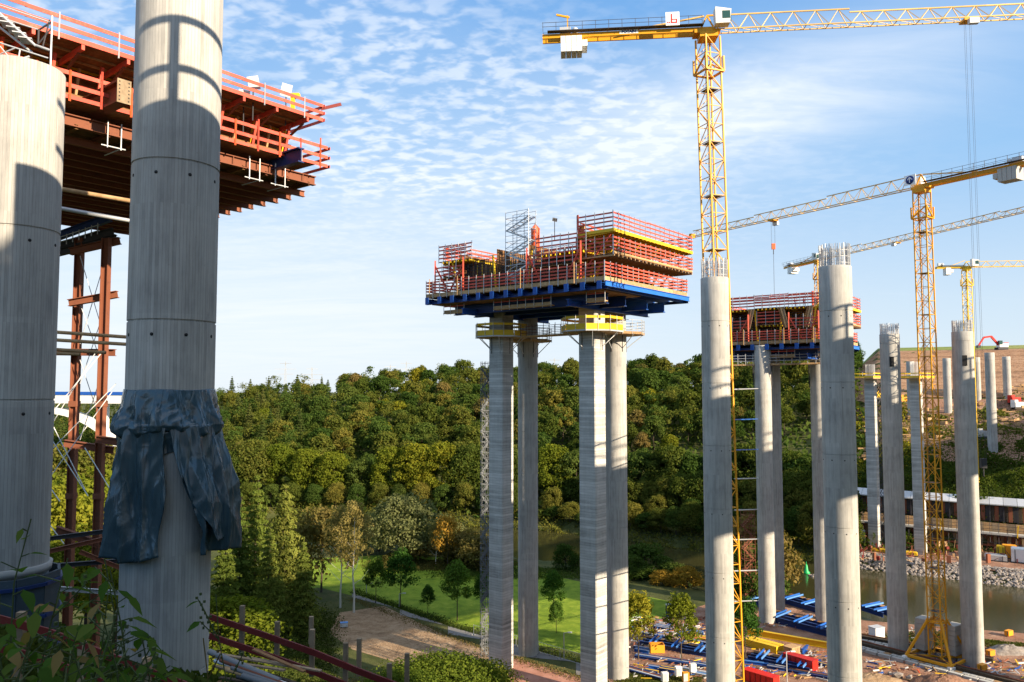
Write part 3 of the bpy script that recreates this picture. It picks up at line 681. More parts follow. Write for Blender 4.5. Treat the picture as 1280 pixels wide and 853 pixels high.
# floodlight on mast on the platform, and on the wing end a spot
def floodlight(p, h, label, az, tilt=.5, body='white', mastm='yellow'):
    g = thing('floodlight', label, 'floodlight', p); p = Vector(p)
    tube('mast', p, p+Vector((0, 0, h)), .06, mastm, g)
    me = mesh('lamp_head', [(-.42, -.1, -.3), (.42, -.1, -.3), (.42, -.1, .3), (-.42, -.1, .3), (-.25, .2, -.18), (.25, .2, -.18), (.25, .2, .18), (-.25, .2, .18)], [(0, 1, 2, 3), (4, 7, 6, 5), (0, 4, 5, 1), (1, 5, 6, 2), (2, 6, 7, 3), (3, 7, 4, 0)], body)
    obj('lamp_head', me, g, p+Vector((0, 0, h+.25)), (tilt, .15, az)); beam('bracket', p+Vector((0, 0, h-.1)), p+Vector((.15, .1, h+.2)), .08, .08, 'darksteel', g)
    return g
q = P1(11.5, 3, 7.8); floodlight(q, 3.2, 'small dark site lamp on a short post atop the middle red platform', .3, 0, 'darksteel', 'darksteel')
# ring platforms round the columns
def ring_platform(c, r, z, label, yellow=True, rot=0., n=8, brackets=6, skip=()):
    g = thing('work_platform', label, 'platform', (c[0], c[1], z)); C = Vector((c[0], c[1], 0))
    pts = [C+Vector((r*math.cos(2*math.pi*i/n+rot), r*math.sin(2*math.pi*i/n+rot), z)) for i in range(n)]
    inn = [C+Vector((1.9*math.cos(2*math.pi*i/n+rot), 1.9*math.sin(2*math.pi*i/n+rot), z)) for i in range(n)]
    for i in range(n):
        if i in skip: continue
        a, b, ci, di = pts[i], pts[(i+1) % n], inn[(i+1) % n], inn[i]
        v = [a, b, ci, di]; v = v+[x-Vector((0, 0, .22)) for x in v]
        obj('deck_panel', mesh('deck_panel', v, [(0, 1, 2, 3), (7, 6, 5, 4), (0, 4, 5, 1), (1, 5, 6, 2), (2, 6, 7, 3), (3, 7, 4, 0)], 'wood'), g)
        d = (b-a).normalized()*.05
        if yellow:
            beam('toe_board', a+Vector((0, 0, .5))+d, b+Vector((0, 0, .5))-d, .07, .95, 'yellow', g)
            beam('rail_board', a+Vector((0, 0, 2.05)), b+Vector((0, 0, 2.05)), .07, .42, 'yellow', g)
            beam('deck_edge', a+Vector((0, 0, -.12)), b+Vector((0, 0, -.12)), .12, .22, 'galv', g)
        else:
            for h_ in (.55, 1.1, 1.65, 2.2): tube('rail_tube', a+Vector((0, 0, h_)), b+Vector((0, 0, h_)), .04, 'galv', g)
            beam('toe_board', a+Vector((0, 0, .05)), b+Vector((0, 0, .05)), .07, .3, 'wood', g)
        for f_ in (0, .5):
            p = a.lerp(b, f_); o_ = (p-C-Vector((0, 0, z))).normalized()*.08; tube('guard_post', p+o_+Vector((0, 0, -.3)), p+o_+Vector((0, 0, 2.4)), .045, 'galv', g)
    for i in range(brackets):
        a_ = 2*math.pi*i/brackets+rot+.2; e = Vector((math.cos(a_), math.sin(a_), 0))
        tube('bracket', C+e*(r-.3)+Vector((0, 0, z-.2)), C+e*1.95+Vector((0, 0, z-2.6)), .07, 'galv', g)
        tube('bracket', C+e*1.95+Vector((0, 0, z-.2)), C+e*1.95+Vector((0, 0, z-3.2)), .06, 'darksteel', g)
    return g
zr_ = W(626, 421, 146).z; ring_platform(PC['a'], 4.9, zr_, 'yellow edged ring platform around the left square column', rot=ROTV+math.pi/8)
zr2 = W(741, 414, 133).z; ring_platform(PC['b'], 5.2, zr2, 'yellow edged ring platform around the right square column', rot=ROTV+math.pi/8)
ring_platform(PC['c'], 4.6, zr_-.3, 'timber ring platform with grey rails around the left round column of the middle pier', False, ROTV)
ring_platform(PC['d'], 5.3, zr2+.1, 'timber ring platform with grey rails around the right round column of the middle pier', False, ROTV)
# walkway joining them
g = thing('walkway', 'timber walkway with grey rails linking the ring platforms under the middle platform', 'walkway', (0, 140, zr2))
wa = Vector((PC['c'][0], PC['c'][1], zr2))+Vector((3.4, -2.6, 0)); wb = Vector((PC['d'][0], PC['d'][1], zr2))+Vector((-4.2, 2.6, 0))
wa = Vector((PC['a'][0], PC['a'][1], zr2-.2))+(-AXU)*4.7+AXV*1.5; wb = Vector((PC['b'][0], PC['b'][1], zr2-.2))+AXU*4.9+AXV*1.5
for i in range(6):
    a, b = wa.lerp(wb, i/6), wa.lerp(wb, (i+1)/6-.004); beam('deck_plank', a, b, 3.4, .16, 'wood', g)
for side in (-1.7, 1.7):
    a, b = wa+AXV*side, wb+AXV*side
    for h_ in (.5, 1.1, 1.7): tube('rail_tube', a+Vector((0, 0, h_)), b+Vector((0, 0, h_)), .045, 'galv' if side > 0 else 'darkred', g)
    for i in range(9): c_ = a.lerp(b, i/8); tube('guard_post', c_, c_+Vector((0, 0, 2.1)), .05, 'darksteel', g)
# hanging rail frames below the far platform
zc = W(956, 455, 175).z
g = thing('walkway', 'long timber walkway with grey rails under the far red platform', 'walkway', (P2['a'][0], P2['a'][1], zc))
wa = W(914, 457, 178); wb = W(1040, 454, 170); dd = (wb-wa).normalized()
for i in range(8): beam('deck_plank', wa.lerp(wb, i/8), wa.lerp(wb, (i+1)/8-.003), 2.6, .35, 'wood', g)
nn = Vector((-dd.y, dd.x, 0))
for side in (-1.3, 1.3):
    for h_ in (.6, 1.2, 1.8): tube('rail_tube', wa+nn*side+Vector((0, 0, h_+.2)), wb+nn*side+Vector((0, 0, h_+.2)), .05, 'galv', g)
    for i in range(14): c_ = wa.lerp(wb, i/13)+nn*side; tube('guard_post', c_, c_+Vector((0, 0, 2.4)), .05, 'galv', g)
for key in ('a', 'c'):
    for s_ in (-1.9, 1.9): 
        c_ = Vector((P2[key][0], P2[key][1], zc))+dd*s_; tube('bracket', c_+Vector((0, 0, -.2))-nn*2, c_+Vector((0, 0, -5.0)), .1, 'darksteel', g); tube('bracket', c_+Vector((0, 0, -.2)), c_+Vector((0, 0, -5.2)), .1, 'darksteel', g)
# ------------------------------------------------------------------ near pier head, seen from below
E0 = W(393, 232, 66.0); ZB = E0.z
def P0(s, d, z=0.): return E0-AXV*s+AXU*d+Vector((0, 0, z))     # s along the near edge towards the camera's left, d inwards
g0 = thing('formwork_platform', 'huge near formwork platform at upper left seen from below, rusty beams and red rails', 'formwork platform', tuple(E0), (0, 0, ROTV), 'red formwork platforms on piers')
LS, LD = 34.0, 31.0
for i, d in enumerate([.0, 5.6, 10.2, 14.8, 19.4, 24, 28.5, 31]):
    beam('steel_beam', P0(-.0 if i == 0 else .15, d, .35), P0(LS, d, .35), .45, .75, 'rust', g0, 'ibeam')
for i in range(16):
    d = 2+i*1.9
    beam('under_beam', P0(-.45, d, -.35), P0(LS, d, -.35), .32, .5, 'rust', g0, 'ibeam')
for i in range(17):
    s = .6+i*2.05; beam('cross_beam', P0(s, -.1, .02), P0(s, LD, .02), .22, .32, 'rust' if i % 3 else 'ply', g0, 'ibeam')
for i in range(26):
    d = LD*(i+.5)/26; c = (P0(0, d)+P0(LS, d))/2; box('deck_plank', (c.x, c.y, ZB+.30+.012*(i % 2)), (LS, LD/26-.05, .08), 'ply', g0, ROTV)
for i in range(10):
    s = 1.3+3.2*i; beam('stiffener', P0(s, -.2, .02), P0(s, -.2, .68), .05, .05, 'rust', g0)
# lower work floor and rails along the near edge
for i in range(9):
    s0, s1 = 1.0+i*3.7, 1.0+(i+1)*3.7-.04
    beam('floor_board', P0(s0, -.6, 1.35), P0(s1, -.6, 1.35), 1.7, .10, 'ply', g0)
    beam('floor_board', P0(s0, 1.1, 1.35), P0(s1, 1.1, 1.35), 1.6, .10, 'ply', g0)
    for h_ in (1.42, 2.15, 2.95): beam('rail_board', P0(s0-1-.2, -1.45, h_), P0(s1-1, -1.45+.04*(i % 2), h_), .05, .26, 'red', g0)
for i in range(18):
    s = .6+i*1.95; beam('guard_post', P0(s, -1.55, 1.1), P0(s, -1.52, 3.6 if i % 3 == 0 else 3.1), .10, .10, 'red' if i % 2 else 'orange', g0)
for h_ in (1.42, 2.15, 2.95):
    for q in range(3): beam('rail_board', P0(-.4, -1.5+q*4, h_), P0(-.4, -1.5+(q+1)*4, h_), .05, .24, 'red', g0)
# walls of the box between the floors: panels, struts and timber beams
for i in range(22):
    s = 1.8+i*1.5; beam('timber_beam', P0(s, 2.6, 1.3), P0(s, 1.6, 4.6), .16, .22, 'wood' if i % 2 else 'yellow', g0)
    if i % 2 == 0: beam('strut', P0(s+.6, 1.2, 1.4), P0(s+.6, .2, 4.6), .2, .2, 'red', g0)
for z in (1.9, 2.7, 3.5, 4.2): beam('waler', P0(1, 1.9+.2*(z-3), z), P0(LS, 1.9+.2*(z-3), z), .14, .18, 'orange' if z in (1.9, 3.5) else 'ply', g0)
mb = MB(); mb.bar(P0(1.0, 2.9, 3.), P0(LS, 2.9, 3.), .1, 3.6); mb.build('web_panel', 'ply', g0)
for z in (2, 3.4): beam('waler', P0(.9, 2.6, z), P0(.9, 14, z), .14, .2, 'red', g0)
for q in range(5): beam('strut', P0(.7, 3+q*1.6, 1.4), P0(.7, 3.4+q*1.6, 4.4), .18, .22, 'red' if q % 2 else 'wood', g0)
# upper cantilever floor
for i in range(11):
    d0 = -1.7+i*.78; c = (P0(1.5, d0+.36)+P0(LS, d0+.36))/2
    box('deck_plank', (c.x, c.y, ZB+4.95+.012*(i % 2)), (LS-1.5, .72, .09), 'ply', g0, ROTV)
for i in range(12):
    s = 2.1+i*2.9; beam('bracket', P0(s, -1.8, 4.72), P0(s, 6.6, 4.5), .2, .34, 'red', g0); beam('bracket', P0(s, -1.2, 4.5), P0(s, 2.2, 3.2), .14, .14, 'rust', g0)
for d, mm in ((-.2, 'wood'), (1.2, 'wood'), (2.6, 'yellow'), (4., 'wood'), (5.4, 'yellow')): beam('joist', P0(1.6, d, 4.84), P0(LS, d, 4.84), .1, .14, mm, g0)
for i in range(9):
    s0, s1 = .6+i*3.7, .6+(i+1)*3.7+.12
    for j, h_ in enumerate((5.05, 5.62, 6.22)): beam('rail_board', P0(s0, -1.82, h_), P0(s1, -1.82+.05*(i % 2), h_), .05, .25 if j else .3, 'red', g0)
    beam('guard_post', P0(s0+1.9, -1.9, 4.7), P0(s0+1.9, -1.9, 6.45), .07, .07, 'galv', g0)
for h_ in (5.05, 5.62, 6.22):
    beam('rail_board', P0(.5, -1.9, h_), P0(.5, 7, h_), .05, .24, 'red', g0)
beam('rail_board', P0(.7, -1.6, 6.0), P0(-.7, -2.5, 6.6), .06, .26, 'darkred', g0)
for q in range(4): beam('timber_beam', P0(1.2+q*.5, 2, 4.6), P0(1.2+q*.5, 8.5, 4.6), .12, .25, 'yellow', g0)
# blue girder and box beam stick out of the near edge
beam('blue_girder', P0(4.0, -3.6, 1.0), P0(4.0, 9, 1.0), .55, 1.15, 'deepblue', g0, 'ibeam')
for q in range(5): beam('stiffener', P0(3.70, -3.3+q*2.2, .5), P0(3.70, -3.3+q*2.2, 1.5), .05, .05, 'galv', g0)
beam('box_beam', P0(17.6, -3.4, 2.0), P0(17.6, 8, 2.0), .8, 1.45, 'rust', g0, 'ibeam')
bp = beam('end_plate', P0(17.6, -3.46, 2.0), P0(17.6, -3.40, 2.0), .9, 1.55, 'post', g0)
for ii in range(2):
    for jj in range(6): c = P0(17.6+(-.3 if ii else .3), -3.47, 1.4+jj*.24); tube('bolt_hole', c, c+AXU*.02, .05, 'hole', bp)
for s, d in ((5.6, -.5), (3.2, -.4), (16.2, -.2)):
    for q in (0, .9):
        tube('clamp', P0(s+q, d, -.9), P0(s+q, d, .9), .05, 'galv', g0)
    tube('clamp', P0(s-.3, d, -.8), P0(s+1.3, d, -.8), .05, 'galv', g0); tube('clamp', P0(s, d, -.8), P0(s, d+2.4, -.8), .04, 'galv', g0)
mb = MB()
for i in range(60):
    s = random.uniform(14, 30); d = random.uniform(3, 12); c = P0(s, d, .55); 
    mb.bar(c, c+AXV*random.uniform(.3, 1.5), .1, .1)
mb.build('bracing', 'rust', g0, 'stuff')
# pale tubes slung between the near columns
for i, (a, b, r_) in enumerate([((50, 232), (172, 253), .13), ((50, 256), (172, 278), .12)]):
    tg = tube('steel_tube', W(*a, 44), W(*b, 46), r_, 'wood' if i == 0 else 'galv'); info(tg, ('pale yellowish' if i == 0 else 'grey lower')+' tube slung below the near platform between the two near columns', 'tube')
for i, (a, b) in enumerate([((50, 414), (165, 422)), ((50, 424), (165, 431)), ((50, 436), (132, 441)), ((50, 441), (100, 443))]):
    tg = tube('timber_pole', W(*a, 50), W(*b, 50), .11, 'wood'); info(tg, ['topmost', 'second', 'third', 'lowest and shortest'][i]+' of the pale poles tied across the rusty steel posts', 'pole')
# rusty falsework towers below it
gf = thing('falsework_tower', 'rusty steel falsework tower of two tall posts between the near columns', 'falsework', tuple(W(112, 700, 70)))
def ib(name, px0, py0, px1, py1, Y0, Y1, wd, h_, mat, parent): return beam(name, W(px0, py0, Y0), W(px1, py1, Y1), wd, h_, mat, parent, 'ibeam')
for px, Y in ((100, 71), (133.5, 69)):
    a = W(px, 298, Y); a_ = Vector((a.x, a.y, hgt(a.x, a.y)-1)); beam('post', a_, a, .62, .62, 'rust', gf, 'ibeam')
    for yy in (505, 620): c = W(px, yy, Y); box('splice_plate', (a.x, a.y, c.z), (.72, .72, .5), 'rust', gf)
for (x0, y0, x1, y1, Y) in [(86, 379, 147, 368, 69.5), (58, 440, 144, 441, 70), (80, 554, 142, 563, 69.5), (70, 662, 132, 683, 69), (88, 315, 150, 301, 69.5), (120, 549, 150, 553, 68)]:
    ib('cross_beam', x0, y0, x1, y1, Y, Y, .5, .6, 'rust', gf)
for (x0, y0, x1, y1) in [(100, 320, 133, 430), (133, 320, 100, 430), (100, 380, 133, 470), (133, 380, 100, 480), (100, 450, 133, 550), (133, 450, 100, 550)]:
    tube('tie_rod', W(x0, y0, 70), W(x1, y1, 70), .035, 'galv', gf)
for (x0, y0, x1, y1) in [(52, 530, 110, 620), (140, 490, 60, 600), (56, 545, 120, 440), (60, 520, 106, 612), (145, 480, 52, 575), (50, 640, 80, 680), (128, 440, 52, 532), (106, 560, 150, 632), (52, 595, 75, 627)]:
    tube('guy_rope', W(x0, y0, 66), W(x1, y1, 66), .04, 'white', gf)
gt = thing('hanging_truss', 'dark blue truss with railing slung under the near platform beside the falsework posts', 'truss', tuple(W(100, 300, 72)))
for (x0, y0, x1, y1, mm) in [(52, 303, 138, 272, 'deepblue'), (52, 314, 142, 290, 'darksteel'), (62, 318, 146, 298, 'darksteel')]: ib('girder', x0, y0, x1, y1, 71, 71, .5, .7, mm, gt)
for q in range(9):
    f_ = q/8; tube('truss_post', W(60+62*f_, 313-20*f_, 70.6), W(60+62*f_, 301-22*f_, 70.6), .045, 'galv', gt)
tube('truss_rail', W(58, 308, 70.5), W(124, 288, 70.5), .04, 'galv', gt); tube('truss_rail', W(58, 302, 70.5), W(124, 281, 70.5), .04, 'galv', gt)
# stair on top of the left column
gs = thing('scaffold_stair', 'grey aluminium stair and scaffold frame rising above the flat top of the left column', 'stair', tuple(W(40, 85, 41)))
def wt(a, b, r_, mat='galv', nm='tube', Y=41): return tube(nm, W(*a, Y), W(*b, Y), r_, mat, gs)
wt((66, 20), (62, 92), .05, nm='standard'); wt((-6, 5), (62, 28), .04); wt((-6, 12), (45, 58), .07, nm='stringer'); wt((45, 57), (62, 63), .07, nm='stringer')
wt((-6, 30), (40, 66), .06, nm='stringer', Y=41.6); wt((-6, 52), (60, 73), .045); wt((0, 68), (20, 60), .04); wt((10, 80), (37, 71), .07); wt((0, 58), (18, 80), .035); wt((25, 62), (23, 74), .04)
wt((48, 38), (48, 55), .05, 'darksteel'); wt((48, 38), (64, 28), .05, 'darksteel'); wt((48, 55), (64, 36), .04, 'darksteel'); wt((53, 60), (62, 25), .04, 'darksteel'); wt((-6, 20), (50, 38), .035)
for q in range(5): c = W(3+q*7.5, 25+q*6.5, 41.3); box('tread', c, (.62, .9, .05), 'galv', gs, .4)
# floodlights on the near platform
def fl0(px, py, Y, lab, tilt):
    p = W(px, py, Y); g = thing('floodlight', lab, 'floodlight', tuple(p+Vector((0, 0, -2.6))))
    me = mesh('lamp_head', [(-.42, -.12, -.5), (.42, -.12, -.5), (.42, -.12, .5), (-.42, -.12, .5), (-.28, .22, -.3), (.28, .22, -.3), (.28, .22, .3), (-.28, .22, .3)], [(0, 1, 2, 3), (4, 7, 6, 5), (0, 4, 5, 1), (1, 5, 6, 2), (2, 6, 7, 3), (3, 7, 4, 0)], 'white')
    obj('lamp_head', me, g, p, (.35, tilt, .3)); tube('mast', p+Vector((-.1, .1, -2.9)), p+Vector((0, .1, -.2)), .05, 'darksteel', g)
    return g
fl0(317, 104, 60, 'white floodlight with its head tipped up, left one above the near red rails', -.25); fl0(305, 121, 60.5, 'white floodlight mounted low behind the near red rails', .1); fl0(358, 113, 63.5, 'white floodlight nearest the right end of the near platform', .2)
g = thing('yellow_column_box', 'small yellow frame post at the right end of the near platform rails', 'post', tuple(W(367, 150, 65)))
box('post', W(366, 135, 65), (.3, .3, 2.0), 'yellow', g); box('head', W(369, 120, 65), (.75, .4, .35), 'yellow', g); box('foot', W(370, 150, 65), (1.0, .5, .5), 'yellow', g)

# ------------------------------------------------------------------ tower cranes
def lattice_section(w_, h_, name, mat, chord=.16, br=.08, nb=3, faces=4):
    mb = MB(); a = w_/2; cs = [(-a, -a), (a, -a), (a, a), (-a, a)]
    for x, y in cs: mb.bar((x, y, 0), (x, y, h_), chord)
    for i in range(4):
        p, q = cs[i], cs[(i+1) % 4]
        for j in range(nb):
            z0, z1 = h_*j/nb, h_*(j+1)/nb
            mb.bar((*p, z0), (*q, z0), br)
            if (i+j) % 2: mb.bar((*p, z0), (*q, z1), br)
            else: mb.bar((*q, z0), (*p, z1), br)
    mb.bar((-a, -a, .02), (a, a, .02), br*.8)
    return mb.mesh(name, mat)
def ladder_section(w_, h_):
    mb = MB(); 
    for x in (-.25, .25): mb.bar((x, w_*.2, 0), (x+.0, w_*.2, h_), .05)
    for i in range(int(h_/.6)): mb.bar((-.25, w_*.2, .3+i*.6), (.25, w_*.2, .3+i*.6), .04)
    mb.box((0, 0, .0), (w_*.75, w_*.7, .06)); return mb.mesh('ladder', 'darksteel')
def jib_section(L, w_, h_, name, mat, up=True):
    """triangular truss along +X, bottom chords at z=0, top chord at z=h"""
    mb = MB(); n = max(2, int(L/2.6))
    for y in (-w_/2, w_/2): mb.bar((0, y, 0), (L, y, 0), .15)
    mb.bar((0, 0, h_), (L, 0, h_), .17)
    for i in range(n):
        x0, x1 = L*i/n, L*(i+1)/n; xm = (x0+x1)/2
        for y in (-w_/2, w_/2): mb.bar((x0, y, 0), (xm, 0, h_), .085); mb.bar((xm, 0, h_), (x1, y, 0), .085)
        mb.bar((x0, -w_/2, 0), (x0, w_/2, 0), .08); mb.bar((x0, -w_/2, 0), (x1, w_/2, 0), .06)
    return mb.mesh(name, mat)
def lerp(a, b, t_): return a+(b-a)*t_
def crane(label, base, ztop, mw, rot, az_jib, jib_len, cj_len, group='yellow tower cranes', lean=(0, 0), sect=6.0, jh=1.9, mat='crane', trolley=None, hook=None, cjh=1.3, cab=True, cwt=5, sign=None, tilt_end=0., railing=True, chord=.2, pyramid=False, cwside=1):
    g = thing('tower_crane', label, 'crane', base, (0, 0, 0), group); B = Vector(base); Hh = ztop-B.z
    LM = Matrix.Rotation(lean[0], 3, 'Y') @ Matrix.Rotation(lean[1], 3, 'X')
    n = int(round(Hh/sect)); sec = Hh/n
    ms = lattice_section(mw, sec, 'mast_section', mat, chord, .09, 3 if sec > 5 else 2); ml = ladder_section(mw, sec)
    le = LM.to_euler(); me_ = (LM @ Matrix.Rotation(rot, 3, 'Z')).to_euler()
    for i in range(n):
        p = B+LM @ Vector((0, 0, sec*i)); obj('mast_section', ms, g, p, me_)
        obj('ladder', ml, g, p, me_)
    T = B+LM @ Vector((0, 0, Hh))
    ja = math.pi/2-R(az_jib); JM = LM @ Matrix.Rotation(ja, 3, 'Z'); je = JM.to_euler()
    TP = lambda x, y, z: T+JM @ Vector((x, y, z))
    def jb(name, a, b, wd, h_, m_=mat): return beam(name, TP(*a), TP(*b), wd, h_, m_, g)
    # collar, slewing unit
    obj('climbing_frame', lattice_section(mw+.55, 2.2, 'climbing_frame', mat, .24, .2, 1), g, B+LM @ Vector((0, 0, Hh-5.2)), me_)
    def ob(name, c, size, m_): return obj(name, unit('cube', m_), g, TP(*c), je, size)
    ob('slewing_ring', (0, 0, .15), (mw*1.05, mw*1.05, .7), mat)
    ob('slewing_platform', (-.2, 0, .7), (mw*1.5, mw*.9, .5), mat)
    # jib
    jn = max(3, int(round(jib_len/9.5))); sl_ = jib_len/jn; js = {}
    for i in range(jn):
        h0 = jh*(1.25 if i < 2 else 1.0 if i < jn-2 else .8)
        key = round(h0, 2)
        if key not in js: js[key] = jib_section(sl_, 1.5, h0, 'jib_section', 'crane_pale' if mat == 'crane' else mat)
        obj('jib_section', js[key], g, TP(1.2+i*sl_, 0, 1.0+tilt_end*i*sl_), je)
    ob('jib_end', (1.2+jib_len+.3, 0, 1.3), (.7, 1.6, 1.0), mat)
    # counter jib: two deep girders, walkway rails, winch, weights
    for y in (-.8, .8): jb('counter_jib_girder', (1, y, 1.0), (-cj_len, y, 1.0+.0), .28, .62)
    jb('counter_jib_girder', (-.4, 0, 3.3), (-cj_len*.52, 0, 1.5), .2, .2, 'crane_pale')
    jb('apex_bar', (-1, 0, 1.3), (0, 0, 1.0+jh*1.25), .22, .22); jb('apex_bar', (1.2, 0, 1.0), (0, 0, 1+jh*1.25), .2, .2); jb('apex_bar', (0, 0, 1+jh*1.25), (1.5, 0, 1+jh*1.25), .2, .2)
    ob('walkway_grating', (-cj_len/2, -1.2, 1.5), (cj_len-1.5, 1.0, .06), 'darksteel'); ob('walkway_grating', (-cj_len/2-.1, 1.2, 1.5), (cj_len-1.5, 1.0, .06), 'darksteel')
    if railing:
        mb = MB()
        for y in (-1.65, 1.65):
            for z in (2.1, 2.7): mb.bar(TP(-1, y, z), TP(-cj_len, y, z), .05)
            for i in range(int(cj_len/1.9)+1): mb.bar(TP(-1-i*1.9, y, 1.4), TP(-1-i*1.9, y, 2.75), .06)
        mb.build('walkway_rail', 'darksteel', g)
    ob('winch', (-cj_len*.86, 0, 2.0), (1.6, 1.1, .9), 'galv'); tube('winch_drum', TP(-cj_len*.80, -.6, 1.9), TP(-cj_len*.80, .6, 1.9), .45, 'galv', g)
    for i in range(cwt): ob('counterweight', (-cj_len+3.0+i*.78, 0, -.35), (.72, 2.6, 2.3 if i < cwt-1 else .9), 'white' if cwside else 'plain_conc')
    if cab:
        cy = -1.9
        me = mesh('cab', [(-1.0, -.8, 0), (1.0, -.8, 0), (1.25, -.8, 2.0), (-1.0, -.8, 2.4), (-1.0, .8, 0), (1.0, .8, 0), (1.25, .8, 2.0), (-1.0, .8, 2.4)], [(0, 1, 2, 3), (5, 4, 7, 6), (4, 0, 3, 7), (1, 5, 6, 2), (3, 2, 6, 7), (4, 5, 1, 0)], 'white')
        cb = obj('cab', me, g, TP(1.7, cy, 1.0), je)
        obj('cab_window', unit('cube', 'glass'), cb, TP(2.2, cy-.80, 2.2), je, (1.1, .06, 1.1)); obj('cab_window', unit('cube', 'glass'), cb, TP(2.86, cy, 2.0), je, (.1, 1.3, 1.2))
    if trolley is not None:
        tr_ = ob('trolley', (trolley, 0, .75), (1.6, 1.7, .3), mat); ob('trolley_basket', (trolley+.2, -1.2, .2), (1.3, .7, .8), 'galv')
        if hook is not None:
            c = TP(trolley, 0, .6); hz = c.z-hook
            for dx, dy in ((-.45, -.2), (.45, -.2), (-.45, .25), (.45, .25)): tube('hoist_rope', c+Vector((dx, dy, 0)), c+Vector((dx*.7, dy*.7, -hook)), .015, 'darksteel', g)
            k_ = obj('hook_block', unit('cube', 'orange' if hook < 20 else 'darksteel'), g, c+Vector((0, 0, -hook-.6)), (0, 0, 0), (.8, .45, 1.3)); tube('hook', c+Vector((0, 0, -hook-1.2)), c+Vector((0, 0, -hook-2.4)), .09, 'darksteel', k_)
    return g, TP, je
def text(name, body, size, parent, loc, rot, mat, bold=.02):
    cu = bpy.data.curves.new(name, 'FONT'); cu.body = body; cu.size = size; cu.extrude = .012; cu.offset = bold; cu.align_x = 'CENTER'; cu.align_y = 'CENTER'
    tmp = bpy.data.objects.new(name, cu); COL.objects.link(tmp); bpy.context.view_layer.update()
    me = bpy.data.meshes.new_from_object(tmp.evaluated_get(bpy.context.evaluated_depsgraph_get())); bpy.data.objects.remove(tmp); me.materials.clear(); me.materials.append(M[mat])
    return obj(name, me, parent, loc, rot)
# 1: tallest, on the left
c1 = W(910, 700, 112.5); c1b = Vector((c1.x+.3, c1.y, 0)); zt1 = W(888, 48, 112.5).z
g, TP, je = crane('tallest yellow tower crane, its mast rising behind the round column with rebar', tuple(c1b), zt1, 2.45, R(22), 93.6, 76, 23.9, lean=(R(-1.15), 0), trolley=36.5, hook=W(640, 42, 110).z-W(640, 590, 110).z, sect=7.6)
sg = obj('sign_board', unit('cube', 'white'), g, TP(-5.2, -1.75, 2.35), je, (1.95, .1, 1.95))
for a, b_, wd in (((-5.35, 1.7), (-5.35, 3.05), .17), ((-5.42, 1.78), (-4.55, 1.78), .17), ((-4.63, 1.78), (-4.63, 2.3), .14), ((-4.63, 2.24), (-5.35, 2.24), .12)): beam('red_mark', TP(a[0], -1.83, a[1]), TP(b_[0], -1.83, b_[1]), .02, wd, 'redink', sg)
for x in (-5.9, -5.65): obj('red_mark', unit('cube', 'redink'), sg, TP(x, -1.83, 1.82), je, (.14, .02, .2))
pb_ = obj('maker_plate', unit('cube', 'white'), g, TP(-11.4, -.97, 1.12), je, (2.7, .03, .55))
te = JE = (Matrix(je.to_matrix()) @ Matrix.Rotation(math.pi/2, 3, 'X')).to_euler(); text('maker_name', 'POTAIN', .56, pb_, TP(-11.4, -1.0, 1.12), te, 'blueink')
beam('davit', TP(-20.2, 0, 1.4), TP(-20.2, 0, 4.4), .16, .16, 'crane', g); beam('davit', TP(-19.9, 0, 4.1), TP(-21.8, 0, 4.6), .22, .25, 'crane', g)
for i_, yq in enumerate((487, 525, 563, 599, 638, 675, 714, 752)): tube('tie_strut', W(918, yq, 113.5), W(948, yq-1, 172), .1, 'midblue' if i_ in (1, 2) else 'galv', g)
# 2: right
c2 = W(1172, 790, 150); c2b = Vector((c2.x, c2.y, 1.2)); zt2 = W(1157, 240, 150).z
g_c2, TP2, je2 = crane('yellow tower crane standing on white ballast blocks between two round columns', tuple(c2b), zt2, 2.3, R(38), math.degrees(math.atan2(-32, 49)), 58, 20, lean=(R(-.25), 0), trolley=34.6, hook=5.2, sect=7.6, cwside=0)
for zz_ in (1,):
    g = g_c2; s0 = obj('sign_board', unit('cube', 'white'), g, TP2(1.2, 1.7, 2.3), je2, (2.3, .1, 1.9))
    s_ = -1 if (TP2(0, 1, 0)-TP2(0, 0, 0)).dot(Vector((78, 150, 0))) > 0 else 1
sd_ = 1 if (TP2(0, 1, 0)-TP2(0, 0, 0)).y < 0 else -1
s0.location = TP2(1.2, 1.75*sd_, 2.3); WM[s0.name] = mat_of(s0)
disc = obj('blue_emblem', lathe([(.8, -.04), (.8, .04)], 28, 'blueink', 'blue_emblem'), s0, TP2(1.2, 1.82*sd_, 2.3), (Matrix(je2.to_matrix()) @ Matrix.Rotation(math.pi/2, 3, 'X')).to_euler())
for a, b_ in (((1.2, 1.75), (1.2, 2.75)), ((1.2, 2.8), (.75, 2.35)), ((1.2, 2.8), (1.65, 2.35))): beam('arrow_mark', TP2(a[0], 1.9*sd_, a[1]), TP2(b_[0], 1.9*sd_, b_[1]), .03, .2, 'white', s0)
